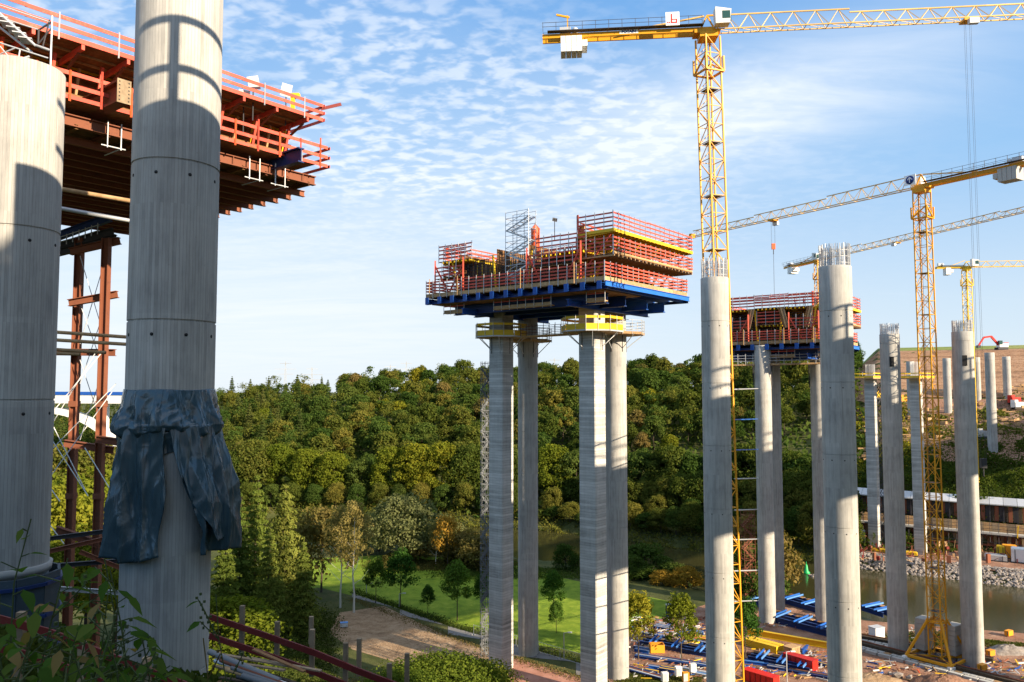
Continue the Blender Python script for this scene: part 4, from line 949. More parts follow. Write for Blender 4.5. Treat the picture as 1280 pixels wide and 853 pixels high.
# its ballast and cross base
gb = obj('undercarriage', lattice_section(2.5, .5, 'undercarriage', 'crane', .3, .2, 1), g, (c2b.x, c2b.y, 7.2), (0, 0, R(38)))
for sx_, sy_ in ((-1, -1), (1, -1), (1, 1), (-1, 1)):
    f_ = Vector((c2b.x, c2b.y, .9))+Matrix.Rotation(R(38), 3, 'Z') @ Vector((sx_*4.0, sy_*4.0, 0)); tpp = Vector((c2b.x, c2b.y, 7.4))+Matrix.Rotation(R(38), 3, 'Z') @ Vector((sx_*1.2, sy_*1.2, 0))
    beam('strut', f_, tpp, .38, .38, 'crane', gb); box('bogie', f_-Vector((0, 0, .45)), (1.3, .7, .8), 'white', gb, R(20))
    nxt = Vector((c2b.x, c2b.y, .9))+Matrix.Rotation(R(38), 3, 'Z') @ Vector((-sy_*4.0, sx_*4.0, 0)); beam('base_beam', f_, nxt, .4, .45, 'crane', gb)
    beam('base_beam', f_, (c2b.x, c2b.y, .9), .3, .35, 'crane', gb)
for px, Y, w2, hh, rz, lab in ((1155, 153.5, 2.9, 5.8, .55, 'left'), (1192, 150.5, 3.1, 5.4, .62, 'right')):
    c = W(px, 790, Y); gq = thing('ballast_stack', 'stack of white concrete ballast slabs on the '+lab+' side of the yellow crane base', 'ballast', (c.x, c.y, 1), (0, 0, rz))
    for i in range(6): box('ballast_slab', (c.x+random.uniform(-.06, .06), c.y, 1.2+hh/6*(i+.5)), (w2, 1.9, hh/6-.06), 'plain_conc', gq, rz+random.uniform(-.03, .03)+(.1 if (i == 5 and lab == 'left') else 0))
# 3: rear, thin
c3 = W(1024, 420, 262); crane('thin distant tower crane half hidden behind the rebar of the widest column', (c3.x, c3.y, 12), W(1024, 330, 262).z, 1.5, R(20), math.degrees(math.atan2(16.5, -55)), 88, 17, trolley=35, hook=None, sect=6, jh=1.6, cwside=1, chord=.17, tilt_end=.0, cwt=4)
# 4: rear right, yellow
c4 = W(1211, 420, 262); crane('bright yellow tower crane far behind the right round column, its jib pointing right', (c4.x, c4.y, hgt(c4.x, c4.y)), W(1209, 338, 262).z, 2.0, R(20), 97, 60, 9.5, trolley=None, sect=6, jh=1.5, mat='yellow', cwt=3, railing=False, chord=.2)
c = TP2(34.6, 0, .6)-Vector((0, 0, 7.6)); tube('sling', c, (c.x, c.y, W(963, 374, c.y).z), .04, 'darksteel', g_c2)

# ------------------------------------------------------------------ white railway arch bridge far left
gb = thing('arch_bridge', 'far white railway bridge with a blue stripe carried by a white arch', 'bridge', tuple(W(100, 500, 385)))
A_, B_ = W(-150, 494, 392), W(255, 496, 372)
beam('deck', A_+Vector((0, 0, -1.6)), B_+Vector((0, 0, -1.6)), 12, 3.6, 'white', gb); beam('noise_barrier', A_+Vector((0, -6.05, 1.3)), B_+Vector((0, -6.05, 1.3)), .3, 1.5, 'blue', gb)
mb = MB(); pts_ = [W(60-90+i*14, 0, 380) for i in range(1)]
ap, sp_ = W(62, 513, 380), W(172, 590, 376)
prev = None
for i in range(-20, 21):
    q = i/20; x = ap.x+(sp_.x-ap.x)*q; z = ap.z-(ap.z-sp_.z)*q*q; c = Vector((x, 380, z))
    if prev: mb.bar(prev, c, 6, 3.)
    prev = c
mb.build('arch', 'white', gb)
for q in (-.9, -.6, .6, .9): x = ap.x+(sp_.x-ap.x)*q; box('spandrel_post', (x, 380, (A_.z-3+ap.z-(ap.z-sp_.z)*q*q)/2), (1.6, 4, max(1, A_.z-3-(ap.z-(ap.z-sp_.z)*q*q))), 'white', gb)
box('pier', (sp_.x+3, 378, (A_.z-3+3)/2), (3, 6, A_.z-6), 'white', gb)
# power pylons on the horizon
for i, (px, py, h_, lab) in enumerate([(357, 452, 32, 'leftmost'), (390, 459, 28, 'second from left'), (488, 456, 26, 'third from left'), (508, 452, 30, 'fourth from left'), (693, 448, 26, 'rightmost')]):
    Y = 1250; p = W(px, py, Y); g = thing('power_pylon', lab+' of the faint lattice power pylons on the horizon', 'pylon', (p.x, p.y, 30), (0, 0, 0), 'power pylons on the horizon')
    mb = MB(); top = p.z
    for s_ in (-1, 1):
        mb.bar((p.x+3*s_, p.y, 30), (p.x+.4*s_, p.y, top), .45)
        for q in range(6): mb.bar((p.x+(3-.43*q)*s_, p.y, 30+(top-30)*q/6), (p.x-(3-.43*(q+1))*s_, p.y, 30+(top-30)*(q+1)/6), .3)
    mb.build('lattice_mast', 'galv', g)
    for z, wd in ((top-3, 9), (top-12, 17), (top-20, 13)): beam('cross_arm', (p.x-wd, p.y, z), (p.x+wd, p.y, z), .5, .7, 'galv', g)

# ------------------------------------------------------------------ older road bridge, unseen beyond the right edge and overhead; deck shaped for its shadows
gv = thing('old_viaduct', 'unseen older road bridge right of the view, its deck shaped for the shadows it casts', 'bridge', (65, 65, 60))
edge = [(-7.1, 23.4, 17.7), (0, 22.0, 19.8), (22, 34, 19.9), (65, 65, 20.0), (119, 116, 19.9), (255, 262, 17), (420, 440, 14)]
nrm = Vector((.788, -.616, 0)); WDK, HBX = 30., 7.5; WDL = [11, 11.5, 17, 30, 30, 30, 30]; DPL = [3, 3, 3.6, 7.5, 7.5, 7.5, 7.5]
v = []; f = []
for (x, y, z), WDK, HBX in zip(edge, WDL, DPL):
    a = Vector((x, y, CZ+z)); v += [a, a+nrm*WDK, a+nrm*WDK+Vector((0, 0, -1)), a+nrm*(WDK-3)+Vector((0, 0, -HBX)), a+nrm*3+Vector((0, 0, -HBX)), a+Vector((0, 0, -1))]
for i in range(len(edge)-1):
    for j in range(6): f.append((i*6+j, i*6+(j+1) % 6, (i+1)*6+(j+1) % 6, (i+1)*6+j))
f += [tuple(range(6)), tuple((len(edge)-1)*6+j for j in range(6))[::-1]]
obj('deck', mesh('deck', v, f, 'plain_conc'), gv)
for i in range(1, len(edge)-1):
    a, b = Vector(edge[i][:2]+(CZ+edge[i][2],))-(Vector((3.2, -.6, .9)) if i == 1 else Vector((0, 0, 0))), Vector(edge[i+1][:2]+(CZ+edge[i+1][2],))
    for h_ in (1.4, 3.6): beam('parapet_rail', a+Vector((0, 0, h_)), b+Vector((0, 0, h_)), .16, .3, 'galv', gv)
    n = int((b-a).length/9)+1
    for q in range(n): c = a.lerp(b, (q+.28)/n); beam('parapet_post', c, c+Vector((0, 0, 3.7)), .24, .3, 'galv', gv)
for x, y, z in ((75, 40, 15), (140, 100, 15), (215, 175, 14)): box('pier', (x+6, y-6, (CZ+z)/2), (5, 10, CZ+z-.2), 'plain_conc', gv, R(47))

# ------------------------------------------------------------------ tarpaulin round the near column
gt_ = thing('tarpaulin', 'dark blue tarpaulin tied round the big near column with two torn curtains hanging', 'tarpaulin', (bx, by, W(215, 600, 35.5).z))
AZC = math.atan2(-by, -bx)       # direction of the column face that the camera sees
def zpx(y): return W(215, y, 33.7).z
def fold(a, f, s): return math.sin(a*f+s)
def tsheet(name, a0, a1, rows, na, ph=0., skewfn=None):
    """rows: list of (z, radius, fold depth)"""
    v = []; nr = 54; f = []
    zs = [r[0] for r in rows]; 
    for j in range(nr+1):
        q = j/nr; z = lerp(zs[0], zs[-1], q)
        rr = float(np.interp(-z, [-r[0] for r in rows], [r[1] for r in rows])); fd = float(np.interp(-z, [-r[0] for r in rows], [r[2] for r in rows]))
        for i in range(na+1):
            p = i/na; a = a0+(a1-a0)*p
            if skewfn: a = skewfn(p, q, a)
            w_ = .38*fold(a, 6, ph+.8*fold(q*3, 1, ph))+.8*(1-1.7*abs(fold(a, 7.5, 2*ph+q*.9))**.8)*min(1, .35+q)+.2*fold(a, 19, 2*ph+q*1.2)+.25*fold(a, 3, ph+q*3)+.16*fold(a*5+q*11, 1., ph)
            crs = .20*(.5-abs(fold(q*4+a*10+1.1*fold(q*5,1,a*3), 1, ph))**.7)+.16*(.6-abs(fold(a*13-q*11+fold(a*5,1,q*7), 1, .3)))
            r = max(1.88, rr+fd*(w_+crs)); zz_ = z+.14*fold(a, 3.3, 1.+ph)*(q > .8)*(q-.8)*5+.02*fold(a, 5, ph)
            ang = AZC-a
            v.append((bx+r*math.cos(ang), by+r*math.sin(ang), zz_))
    for j in range(nr):
        for i in range(na): k_ = j*(na+1)+i; f.append((k_, k_+1, k_+na+2, k_+na+1))
    me = mesh(name, v, f, 'tarp', True); o = obj(name, me, gt_); md = o.modifiers.new('thick', 'SOLIDIFY'); md.thickness = .025; return o
# angle measured from the face towards the camera, positive = left in the picture
tsheet('upper_band', -math.pi, math.pi, [(zpx(487), 1.89, .01), (zpx(492), 1.93, .03), (zpx(512), 2.05, .12), (zpx(533), 2.27, .22), (zpx(541), 2.22, .22), (zpx(546), 2.0, .10)], 240, .4)
tsheet('belt', -math.pi, math.pi, [(zpx(526), 1.98, .08), (zpx(536), 2.10, .12), (zpx(568), 1.95, .10)], 160, 2.)
tsheet('left_curtain', .05, 2.2, [(zpx(530), 2.10, .16), (zpx(560), 2.12, .24), (zpx(620), 2.18, .28), (zpx(698), 2.30, .28)], 150, 1.1, lambda p, q, a: a+(1-p)*.06*q+.05*math.sin(q*9)*(1-p))
tsheet('right_curtain', -1.95, .02, [(zpx(530), 2.10, .14), (zpx(560), 2.25, .24), (zpx(620), 2.62, .36), (zpx(660), 2.78, .34), (zpx(699), 2.72, .30)], 150, 3.3, lambda p, q, a: a-p*(.55*min(1, q*1.25)**1.1)+.0)
tsheet('loose_flap', -.95, -.02, [(zpx(532), 2.2, .10), (zpx(575), 2.36, .20), (zpx(630), 2.80, .28), (zpx(680), 2.95, .22)], 70, 5.1, lambda p, q, a: a-(.15+.62*q*p)*q)

# ------------------------------------------------------------------ vegetation
def quads(name, C, size, mat, up=None, flat=0., rng=RNG, aspect=.6):
    """many leaf shaped diamonds; C centres (n,3), size scalar or (n,)"""
    n = len(C); s = np.broadcast_to(np.asarray(size, float), (n,))*rng.uniform(.7, 1.3, n)
    a = rng.normal(0, 1, (n, 3)); 
    if up is not None: a = a*(1-flat)+up*flat*1.6
    a /= np.linalg.norm(a, axis=1)[:, None]+1e-9                     # leaf normal
    b = rng.normal(0, 1, (n, 3)); u = np.cross(a, b); u /= np.linalg.norm(u, axis=1)[:, None]+1e-9; v = np.cross(a, u)
    P = np.empty((n, 4, 3)); su = (s/2)[:, None]; sv = (s*aspect/2)[:, None]
    P[:, 0] = C-u*su; P[:, 1] = C-v*sv+a*su*.15; P[:, 2] = C+u*su; P[:, 3] = C+v*sv+a*su*.15
    me = bpy.data.meshes.new(name); me.vertices.add(4*n); me.vertices.foreach_set('co', P.reshape(-1))
    me.loops.add(4*n); me.loops.foreach_set('vertex_index', np.arange(4*n, dtype=np.int32))
    me.polygons.add(n); me.polygons.foreach_set('loop_start', np.arange(0, 4*n, 4, dtype=np.int32)); me.polygons.foreach_set('loop_total', np.full(n, 4, np.int32))
    me.update(calc_edges=True); me.materials.append(M[mat]); return me
def crown_pts(n, rx, rz, zc, lobes, lr, rng, egg=0., solid=.25):
    """leaf positions on the outside of many small lobes spread over an uneven egg"""
    d = rng.normal(0, 1, (lobes, 3)); d /= np.linalg.norm(d, axis=1)[:, None]; d[:, 2] = np.where(d[:, 2] < -.55, -d[:, 2], d[:, 2])
    rad = rng.uniform(.5, 1.0, lobes)**.5
    L = d*rad[:, None]*np.array([rx, rx, rz]); L[:, :2] *= (1-egg*np.clip(L[:, 2:]/rz, -1, 1)); L[:, 2] += zc
    R_ = lr*rng.uniform(.45, 1.5, lobes)
    k_ = rng.integers(0, lobes, n); dd = rng.normal(0, 1, (n, 3)); dd /= np.linalg.norm(dd, axis=1)[:, None]
    dd[:, 2] = np.where(rng.random(n) < .35, np.abs(dd[:, 2]), dd[:, 2])
    rr = R_[k_]*np.where(rng.random(n) < solid, rng.uniform(.3, .9, n), rng.uniform(.85, 1.1, n))
    return L[k_]+dd*rr[:, None]*np.array([1, 1, .75]), dd, L
def trunk_mesh(h, r, limbs, reach, mat='bark', name='trunk', rng=RNG, start=.3, up=.8):
    mb = MB(); n = 5; pts = [Vector((0, 0, -1.))]
    for i in range(1, n+1): pts.append(Vector((rng.normal(0, .02)*h*.4, rng.normal(0, .02)*h*.4, h*i/n)))
    v = []; f = []; K = 7
    def tubepath(pp, rads):
        o = len(v)
        for p, r_ in zip(pp, rads):
            for k_ in range(K): a = 2*math.pi*k_/K; v.append((p.x+r_*math.cos(a), p.y+r_*math.sin(a), p.z))
        for j in range(len(pp)-1):
            for k_ in range(K): f.append((o+j*K+k_, o+j*K+(k_+1) % K, o+(j+1)*K+(k_+1) % K, o+(j+1)*K+k_))
    tubepath(pts, [r*1.25]+[r*(1-.85*i/n) for i in range(1, n+1)])
    for i in range(limbs):
        t_ = start+(.92-start)*i/max(1, limbs-1); j = min(n-1, int(t_*n)); p = pts[j].lerp(pts[j+1], t_*n-j); p.z = h*t_
        a = i*2.4+rng.uniform(-.4, .4); L_ = reach*(1.1-t_)*rng.uniform(.7, 1.1)+.3
        e1 = p+Vector((math.cos(a)*L_*.5, math.sin(a)*L_*.5, L_*.35*up)); e2 = p+Vector((math.cos(a+.2)*L_, math.sin(a+.2)*L_, L_*up))
        tubepath([p, e1, e2], [r*(1-.8*t_)*.5, r*.28*(1.1-t_)+.01, .02])
    return mesh(name, v, f, mat, True)
SP = {}
def species(key, leaf, crown, trunk, label): SP[key] = (crown, trunk)
def make_broad(key, mat, H, rx, n, leaf, lobes=46, lr=.22, egg=.15, seed=1, base=.30, bark='bark', r=.35, limbs=9):
    rng = np.random.default_rng(seed); rz = H*(1-base)/2
    C, d, L = crown_pts(n, rx*.80, rz*.86, H*base+rz, lobes, rx*lr*1.5, rng, egg)
    SP[key] = (quads('crown', C, leaf, mat, d, .5, rng), trunk_mesh(H*.85, r, limbs, rx*.8, bark, rng=rng), H)
def make_conifer(key, mat, H, rx, n, leaf, seed=1, droop=.35, gap=.0):
    rng = np.random.default_rng(seed); tiers = int(H/1.0); pts = []; nb = 11; up = []
    for q in range(n):
        t_ = rng.random()**.62; t_ = 1-t_; z = H*(.07+.93*t_)
        tier = round(z/1.15)*1.15; z = tier+rng.normal(0, .12); Rr = rx*(1-tier/H)**.85*(1+.18*math.sin(tier*7.7))+.15
        b_ = rng.integers(0, nb); a = 2*math.pi*b_/nb+tier*1.7+rng.normal(0, .13); rr = Rr*math.sqrt(rng.uniform(.02, 1))*(1+.15*math.sin(b_*3+tier))
        pts.append((rr*math.cos(a), rr*math.sin(a), z-droop*rr+.02*rr*rr)); up.append((math.cos(a)*.9, math.sin(a)*.9, .45))
    SP[key] = (quads('crown', np.array(pts), leaf, mat, np.array(up), .45, rng, .4), trunk_mesh(H*.97, .3, 6, rx*.3, rng=rng), H)
make_broad('oak_a', 'leaf_mix', 19, 6.6, 3600, 1.05, 60, .22, .15, 1)
make_broad('oak_b', 'leaf_dark', 20, 6.2, 3600, 1.05, 52, .24, .1, 2)
make_broad('oak_c', 'leaf_gold', 18, 6.2, 3600, 1.05, 64, .2, .2, 3)
make_broad('oak_d', 'leaf_brown', 18, 5.8, 3400, 1.05, 50, .22, .1, 4)
make_broad('oak_e', 'leaf_mix', 21, 5.6, 3400, 1.05, 48, .25, .25, 5)
make_conifer('fir_a', 'needle', 23, 4.4, 2600, 1.15, 6); make_conifer('fir_b', 'needle', 20, 4.8, 2400, 1.15, 7)
make_broad('big_a', 'leaf_gold', 25, 9.5, 13000, .85, 130, .16, .12, 8, .02)
make_broad('big_b', 'leaf_mix', 24, 9.0, 13000, .85, 120, .17, .1, 9, .02)
make_broad('big_c', 'leaf_dark', 22, 8.5, 11000, .85, 110, .17, .1, 10, .0)
def plant_tree(key, x, y, s=1., rz=None, label='', cat='tree', name='broadleaf_tree', group=None, z=None, sz=None):
    g = bpy.data.objects.new(name, None); g.location = (x, y, (hgt(x, y) if z is None else z)-.2); g.rotation_euler = (0, 0, random.uniform(0, 6.28) if rz is None else rz); g.scale = (s, s, sz or s*random.uniform(.92, 1.1))
    COL.objects.link(g); info(g, label, cat, group)
    for nm, me in zip(('crown', 'trunk'), SP[key][:2]):
        c = bpy.data.objects.new(nm, me); COL.objects.link(c); c.parent = g
    return g
# forest on the far hillside
rngf = np.random.default_rng(5); cnt = 0
LBL = {'oak_a': 'olive green rounded tree in the wood on the hillside across the river', 'oak_b': 'dark green rounded tree in the wood on the hillside across the river', 'oak_c': 'yellowing tree in the wood on the hillside across the river',
       'oak_d': 'browning tree in the wood on the hillside across the river', 'oak_e': 'tall narrow olive tree in the wood on the hillside across the river', 'fir_a': 'tall dark spruce at the left end of the wooded hillside', 'fir_b': 'shorter broad spruce at the left end of the wooded hillside'}
cand = []
yy = 352.
while yy < 545:
    xx = -205.+(yy-350)*-.5
    while xx < .43*yy:
        x, y = xx+rngf.uniform(-4, 4), yy+rngf.uniform(-4, 4); cand.append((x, y)); xx += 13.2
    yy += 12.8+(yy-352)*.055
for x, y in cand:
    px = CX+F*x/y
    if px < 30 or px > 1085: continue
    yf = float(np.interp(x, FB[:, 0], FB[:, 1]))
    if y < yf+64 and rngf.random() < .3: continue
    if px > 940 and rngf.random() < .1: continue
    con = px < 440 and y > 400 and rngf.random() < (.85 if px < 380 else .4)
    key = rngf.choice(['fir_a', 'fir_b']) if con else rngf.choice(['oak_a', 'oak_b', 'oak_c', 'oak_d', 'oak_e'], p=[.28, .32, .08, .10, .22])
    s = rngf.uniform(.72, 1.12)*(1.05 if con else 1.)
    if y < 372: s *= .8
    plant_tree(key, x, y, s, label=LBL[key], name='spruce' if con else 'forest_tree', group='trees of the wooded hillside'); cnt += 1
print('hill trees', cnt)
# the rest of the canopy that closes the wood between them
for mt_, ncr, lab_ in (('leaf_mix', 330, 'olive canopy filling the wood between the single trees'), ('leaf_dark', 300, 'dark green canopy filling the wood between the single trees')):
    CC, DD = [], []
    while ncr > 0:
        y = rngf.uniform(356, 560); x = rngf.uniform(-.62*y, .43*y); yf = float(np.interp(x, FB[:, 0], FB[:, 1]))
        if y < yf+50: continue
        r0 = rngf.uniform(3.2, 6.2); c_, d_, _ = crown_pts(420, r0, r0*rngf.uniform(.9, 1.5), 0, 9, r0*.45, rngf, .15)
        z0_ = hgt(x, y)+rngf.uniform(7, 14); CC.append(c_+np.array([x, y, z0_])); DD.append(d_); ncr -= 1
    o = obj('forest_canopy', quads('forest_canopy', np.concatenate(CC), .95, mt_, np.concatenate(DD), .5, rngf)); info(o, lab_, 'canopy', None, 'stuff')
CC = []
for _ in range(26000):
    x = rngf.uniform(-210, 100); d_ = rngf.uniform(-2.5, 16); yf = float(np.interp(x, FB[:, 0], FB[:, 1])); y = yf+d_
    CC.append((x, y, max(-2, hgt(x, y))+rngf.uniform(0, 1)*(2.2+2.2*math.sin(x*.21)+1.2*math.sin(x*.53))*(1 if d_ < 9 else .7)))
o = obj('bank_thicket', quads('bank_thicket', np.array(CC), .8, 'leaf_mix')); info(o, 'thicket hanging over the water along the far bank', 'thicket', None, 'stuff')
# undergrowth between the hillside trees: uncountable
C = []
for _ in range(26000):
    y = rngf.uniform(300, 560); x = rngf.uniform(-.62*y, .44*y); yf = float(np.interp(x, FB[:, 0], FB[:, 1]))
    if y < yf+3: continue
    C.append((x, y, hgt(x, y)+rngf.uniform(0, 4.5)))
o = obj('undergrowth', quads('undergrowth', np.array(C), 2.4, 'leaf_dark')); info(o, 'dark undergrowth of the wooded hillside', 'undergrowth', None, 'stuff')
# row of big trees on the far bank: px, top y, Y, key
FR = [(285, 560, 345, 'big_b', 'olive tree right beside the tarpaulin in the row across the river'), (318, 545, 350, 'big_b', 'tallest pale olive tree at the left of the row across the river'), (350, 552, 352, 'big_a', 'light green tree with golden crown left in the row across the river'), (385, 558, 345, 'big_a', 'golden tree third from left in the row across the river'),
      (418, 562, 340, 'big_a', 'wide golden tree in the row across the river before the dark gap'), (452, 572, 338, 'big_c', 'dark tree filling the gap in the row across the river'), (488, 556, 335, 'big_a', 'yellow green tree just right of the dark gap across the river'), (520, 552, 330, 'big_a', 'broad yellow green tree at the middle of the right group across the river'),
      (553, 550, 328, 'big_a', 'full yellow green tree second left of the middle pier across the river'), (585, 552, 325, 'big_b', 'olive tree against the left side of the middle pier'), (632, 556, 325, 'big_b', 'olive tree seen between the left pair of pier columns'), (690, 553, 322, 'big_a', 'golden tree seen in the gap of the middle pier'),
      (720, 560, 318, 'big_c', 'dark tree behind the right square column of the middle pier'), (800, 560, 312, 'big_c', 'dark green tree right of the middle pier by the river'), (835, 552, 305, 'big_b', 'olive tree between the middle pier and the tallest crane'), (868, 565, 300, 'big_c', 'dark riverside tree left of the round column with crane'), (905, 560, 296, 'big_c', 'dark tree behind the tallest crane mast by the river'),
      (935, 548, 290, 'big_b', 'olive tree right of the tallest crane mast across the river'), (990, 558, 280, 'big_b', 'olive tree under the right end of the far platform'), (1010, 566, 272, 'big_c', 'dark tree reaching the water below the far platform'), (766, 548, 330, 'big_b', 'large olive tree behind the right round column of the middle pier')]
for px, ty, Y, key, lab in FR:
    p = W(px, ty, Y); zg = max(hgt(p.x, Y), 0); Hh = p.z-zg; s = Hh/SP[key][2]; plant_tree(key, p.x, Y, max(s, .8)*.98, label=lab, sz=s, z=zg)
for px, ty, Y in [(x_, 604+(x_ % 3)*4, 0) for x_ in range(285, 640, 27)]+[(x_, 628+(x_ % 4)*4, 0) for x_ in range(655, 1062, 19)]+[(x_, 590+(x_ % 5)*4, -1) for x_ in range(640, 1062, 24)]+[(60, 560, 300), (100, 556, 300), (140, 560, 300), (820, 620, 285), (865, 622, 276), (905, 628, 268), (960, 600, 275), (1000, 610, 262), (745, 600, 300), (690, 610, 306), (640, 606, 312), (780, 600, 296)]:
    if Y <= 0:
        r_ = (px-CX)/F; Yq = 300.
        for _ in range(12): Yq = float(np.interp(r_*Yq, FB[:, 0], FB[:, 1]))+(7 if Y == 0 else 26)
        Y = Yq
    p = W(px, ty, Y); zg = max(hgt(p.x, Y), 0); s = (p.z-zg)/SP['big_c'][2]; plant_tree('big_c' if px % 2 else 'big_b', p.x, Y, max(.5, s), label='low riverside tree overhanging the far bank', group='dark trees along the far bank', sz=s, z=zg)
# conifers, birches and shrubs on the near side of the meadow
make_conifer('spruce_near', 'needle_lit', 26, 5.2, 11000, .60, 21, .5); make_conifer('spruce_near2', 'needle_lit', 24, 5.4, 11000, .60, 22, .7)
make_broad('yellow_tree', 'bright', 18, 6.5, 9000, .55, 80, .18, .1, 23, .08)
make_broad('willow', 'willow', 12, 7.5, 11000, .45, 120, .13, .1, 24, .02)
make_broad('shrub', 'leaf_brown', 7, 4.2, 4200, .40, 60, .17, .1, 25, .0, limbs=12, r=.12)
make_broad('orange_tree', 'autumn', 9, 3.8, 2200, .42, 34, .2, .2, 26, .15, r=.15)
make_broad('dark_shrub', 'leaf_dark', 9, 4.2, 5200, .42, 66, .17, .15, 27, .02)
make_broad('young', 'youngtree', 9, 2.7, 3600, .36, 70, .17, .45, 28, .13, r=.10, limbs=12)
make_broad('young_gold', 'bright', 9, 2.9, 3600, .34, 70, .17, .35, 29, .12, r=.10, limbs=12)
make_broad('birch', 'birchleaf', 22, 4.2, 5200, .34, 70, .16, .2, 30, .28, 'birchbark', .2, 16)
make_broad('bush_gold', 'autumn', 6, 3.6, 4200, .36, 60, .16, .1, 31, .0)
make_broad('near_bush', 'bushleaf', 5, 4.0, 9000, .20, 70, .2, .35, 32, .0, limbs=12)
def pt(key, px, ty, Y, lab, name='tree', cat='tree', wide=1., group=None, zb=None):
    p = W(px, ty, Y); zg = hgt(p.x, Y) if zb is None else zb; s = (p.z-zg)/SP[key][2]
    if key in ('willow', 'shrub', 'dark_shrub', 'bush_gold'): zg -= 1.3; s *= 1.1
    return plant_tree(key, p.x, Y, max(.2, s*wide), label=lab, name=name, cat=cat, group=group, sz=s, z=zg)
for a in [('spruce_near', 322, 590, 172, 'pointed dark spruce nearest the tarpaulin', 'spruce'), ('spruce_near2', 357, 588, 178, 'tall light green spruce left of the birches', 'spruce'), ('spruce_near', 300, 612, 165, 'lower spruce partly hidden beside the tarpaulin', 'spruce'),
          ('spruce_near2', 380, 672, 165, 'drooping pale spruce at the foot of the conifer group', 'spruce', 'tree', 1.1), ('spruce_near', 282, 660, 150, 'small spruce directly beside the wrapped column', 'spruce', 'tree', 1.2), ('spruce_near', 338, 650, 160, 'short spruce between the two tallest ones', 'spruce'),
          ('yellow_tree', 68, 600, 118, 'sunlit yellow green tree behind the left rusty post', 'tree', 'tree', 1.1), ('yellow_tree', 118, 575, 135, 'tall sunlit yellow green tree behind the rusty falsework', 'tree', 'tree', 1.1), ('yellow_tree', 148, 620, 115, 'sunlit tree touching the tarpaulin on its left', 'tree'), ('yellow_tree', 88, 650, 100, 'low sunlit shrub at the foot of the rusty falsework', 'tree', 'tree', 1.2), ('yellow_tree', 275, 740, 105, 'small bright bush right beside the base of the big column', 'bush', 'bush', 1.6),
          ('birch', 427, 628, 186, 'white stemmed birch, left of the pair', 'birch'), ('birch', 444, 622, 182, 'white stemmed birch, right of the pair', 'birch'),
          ('willow', 505, 618, 238, 'grey green rounded willow behind the lawn', 'willow'), ('willow', 474, 638, 250, 'lower grey green willow left of the rounded one', 'willow', 'tree', 1.25), ('willow', 545, 640, 250, 'smaller willow behind the orange tree', 'willow', 'tree', 1.3),
          ('orange_tree', 560, 642, 226, 'small orange autumn tree by the lawn edge', 'tree', 'tree', .7), ('birch', 545, 650, 228, 'pale yellow tree left of the orange one', 'tree'), ('shrub', 585, 662, 228, 'brown shrub left of the scaffold stair', 'shrub', 'shrub', 1.2), ('shrub', 565, 668, 232, 'brown shrub below the orange tree', 'shrub', 'shrub', 1.2), ('shrub', 525, 664, 236, 'olive brown shrub at the edge of the lawn', 'shrub', 'shrub', 1.2), ('shrub', 600, 668, 222, 'brown shrub behind the left square column', 'shrub', 'shrub', 1.2), ('shrub', 403, 640, 200, 'tall brownish shrub between spruce and birches', 'shrub', 'shrub', .8),
          ('dark_shrub', 707, 676, 225, 'rounded dark bush before the river between the pier columns', 'bush'), ('dark_shrub', 805, 678, 222, 'dark bush right of the middle pier near the river', 'bush', 'bush', 1.5), ('dark_shrub', 790, 690, 215, 'low dark bush behind the young trees', 'bush', 'bush', 1.5), ('bush_gold', 828, 708, 208, 'golden bush left of the round column by the river', 'bush', 'bush', 1.2), ('bush_gold', 858, 704, 206, 'brightest golden bush touching the round column', 'bush', 'bush', 1.2), ('dark_shrub', 843, 700, 214, 'dark bush between the two golden bushes', 'bush'), ('dark_shrub', 940, 680, 196, 'dark leafy bush behind the tallest crane mast', 'bush'), ('shrub', 941, 650, 215, 'tall brown green tree behind the crane mast at the water', 'tree')]:
    pt(*a)
YT = [('young', 470, 694, 190, 'small dark young tree next to the right birch'), ('young', 501, 682, 186, 'young tree on the lawn behind the lamp post'), ('young', 535, 728, 180, 'tiniest thin young tree on the lawn'), ('young', 572, 697, 176, 'dark young tree on the lawn left of the scaffold stair'), ('young', 603, 715, 182, 'dark young tree half behind the scaffold stair'),
      ('young', 692, 710, 178, 'dark young tree between the pier columns, behind the lit one'), ('young', 695, 748, 167, 'sunlit young tree between the pier columns'), ('young_gold', 797, 736, 151, 'yellow topped young tree right of the middle pier'), ('young_gold', 851, 738, 149, 'yellow green young tree beside the round column'), ('young', 930, 742, 150, 'young tree hidden behind the tallest crane mast'), ]
for a in YT: pt(*a, name='young_tree', wide=(.9 if a[1] != 535 else .8))
# bushes at the near bottom edge
for i, (px, ty, Y) in enumerate([(520, 832, 118), (548, 822, 120), (578, 826, 122), (606, 832, 124), (500, 842, 112)]):
    pt('near_bush', px, ty, Y, ['leftmost but one green bush along the bottom edge', 'tallest green bush along the bottom edge', 'green bush at the bottom edge left of the pier foot', 'green bush touching the foot of the left square column', 'leftmost green bush along the bottom edge'][i], 'bush', 'bush', 1.3, None)
# added unseen trees up the slope behind the viewer, to shade the foreground
for i in range(13):
    a = R(112+i*2.6); d_ = 62+(i % 3)*9; x, y = -18+d_*math.sin(a), 36+d_*math.cos(a)
    plant_tree('big_c', x, y, 1.0, sz=1.6, label='added unseen shade tree on the slope behind the viewpoint', group='added shade trees behind the viewpoint')
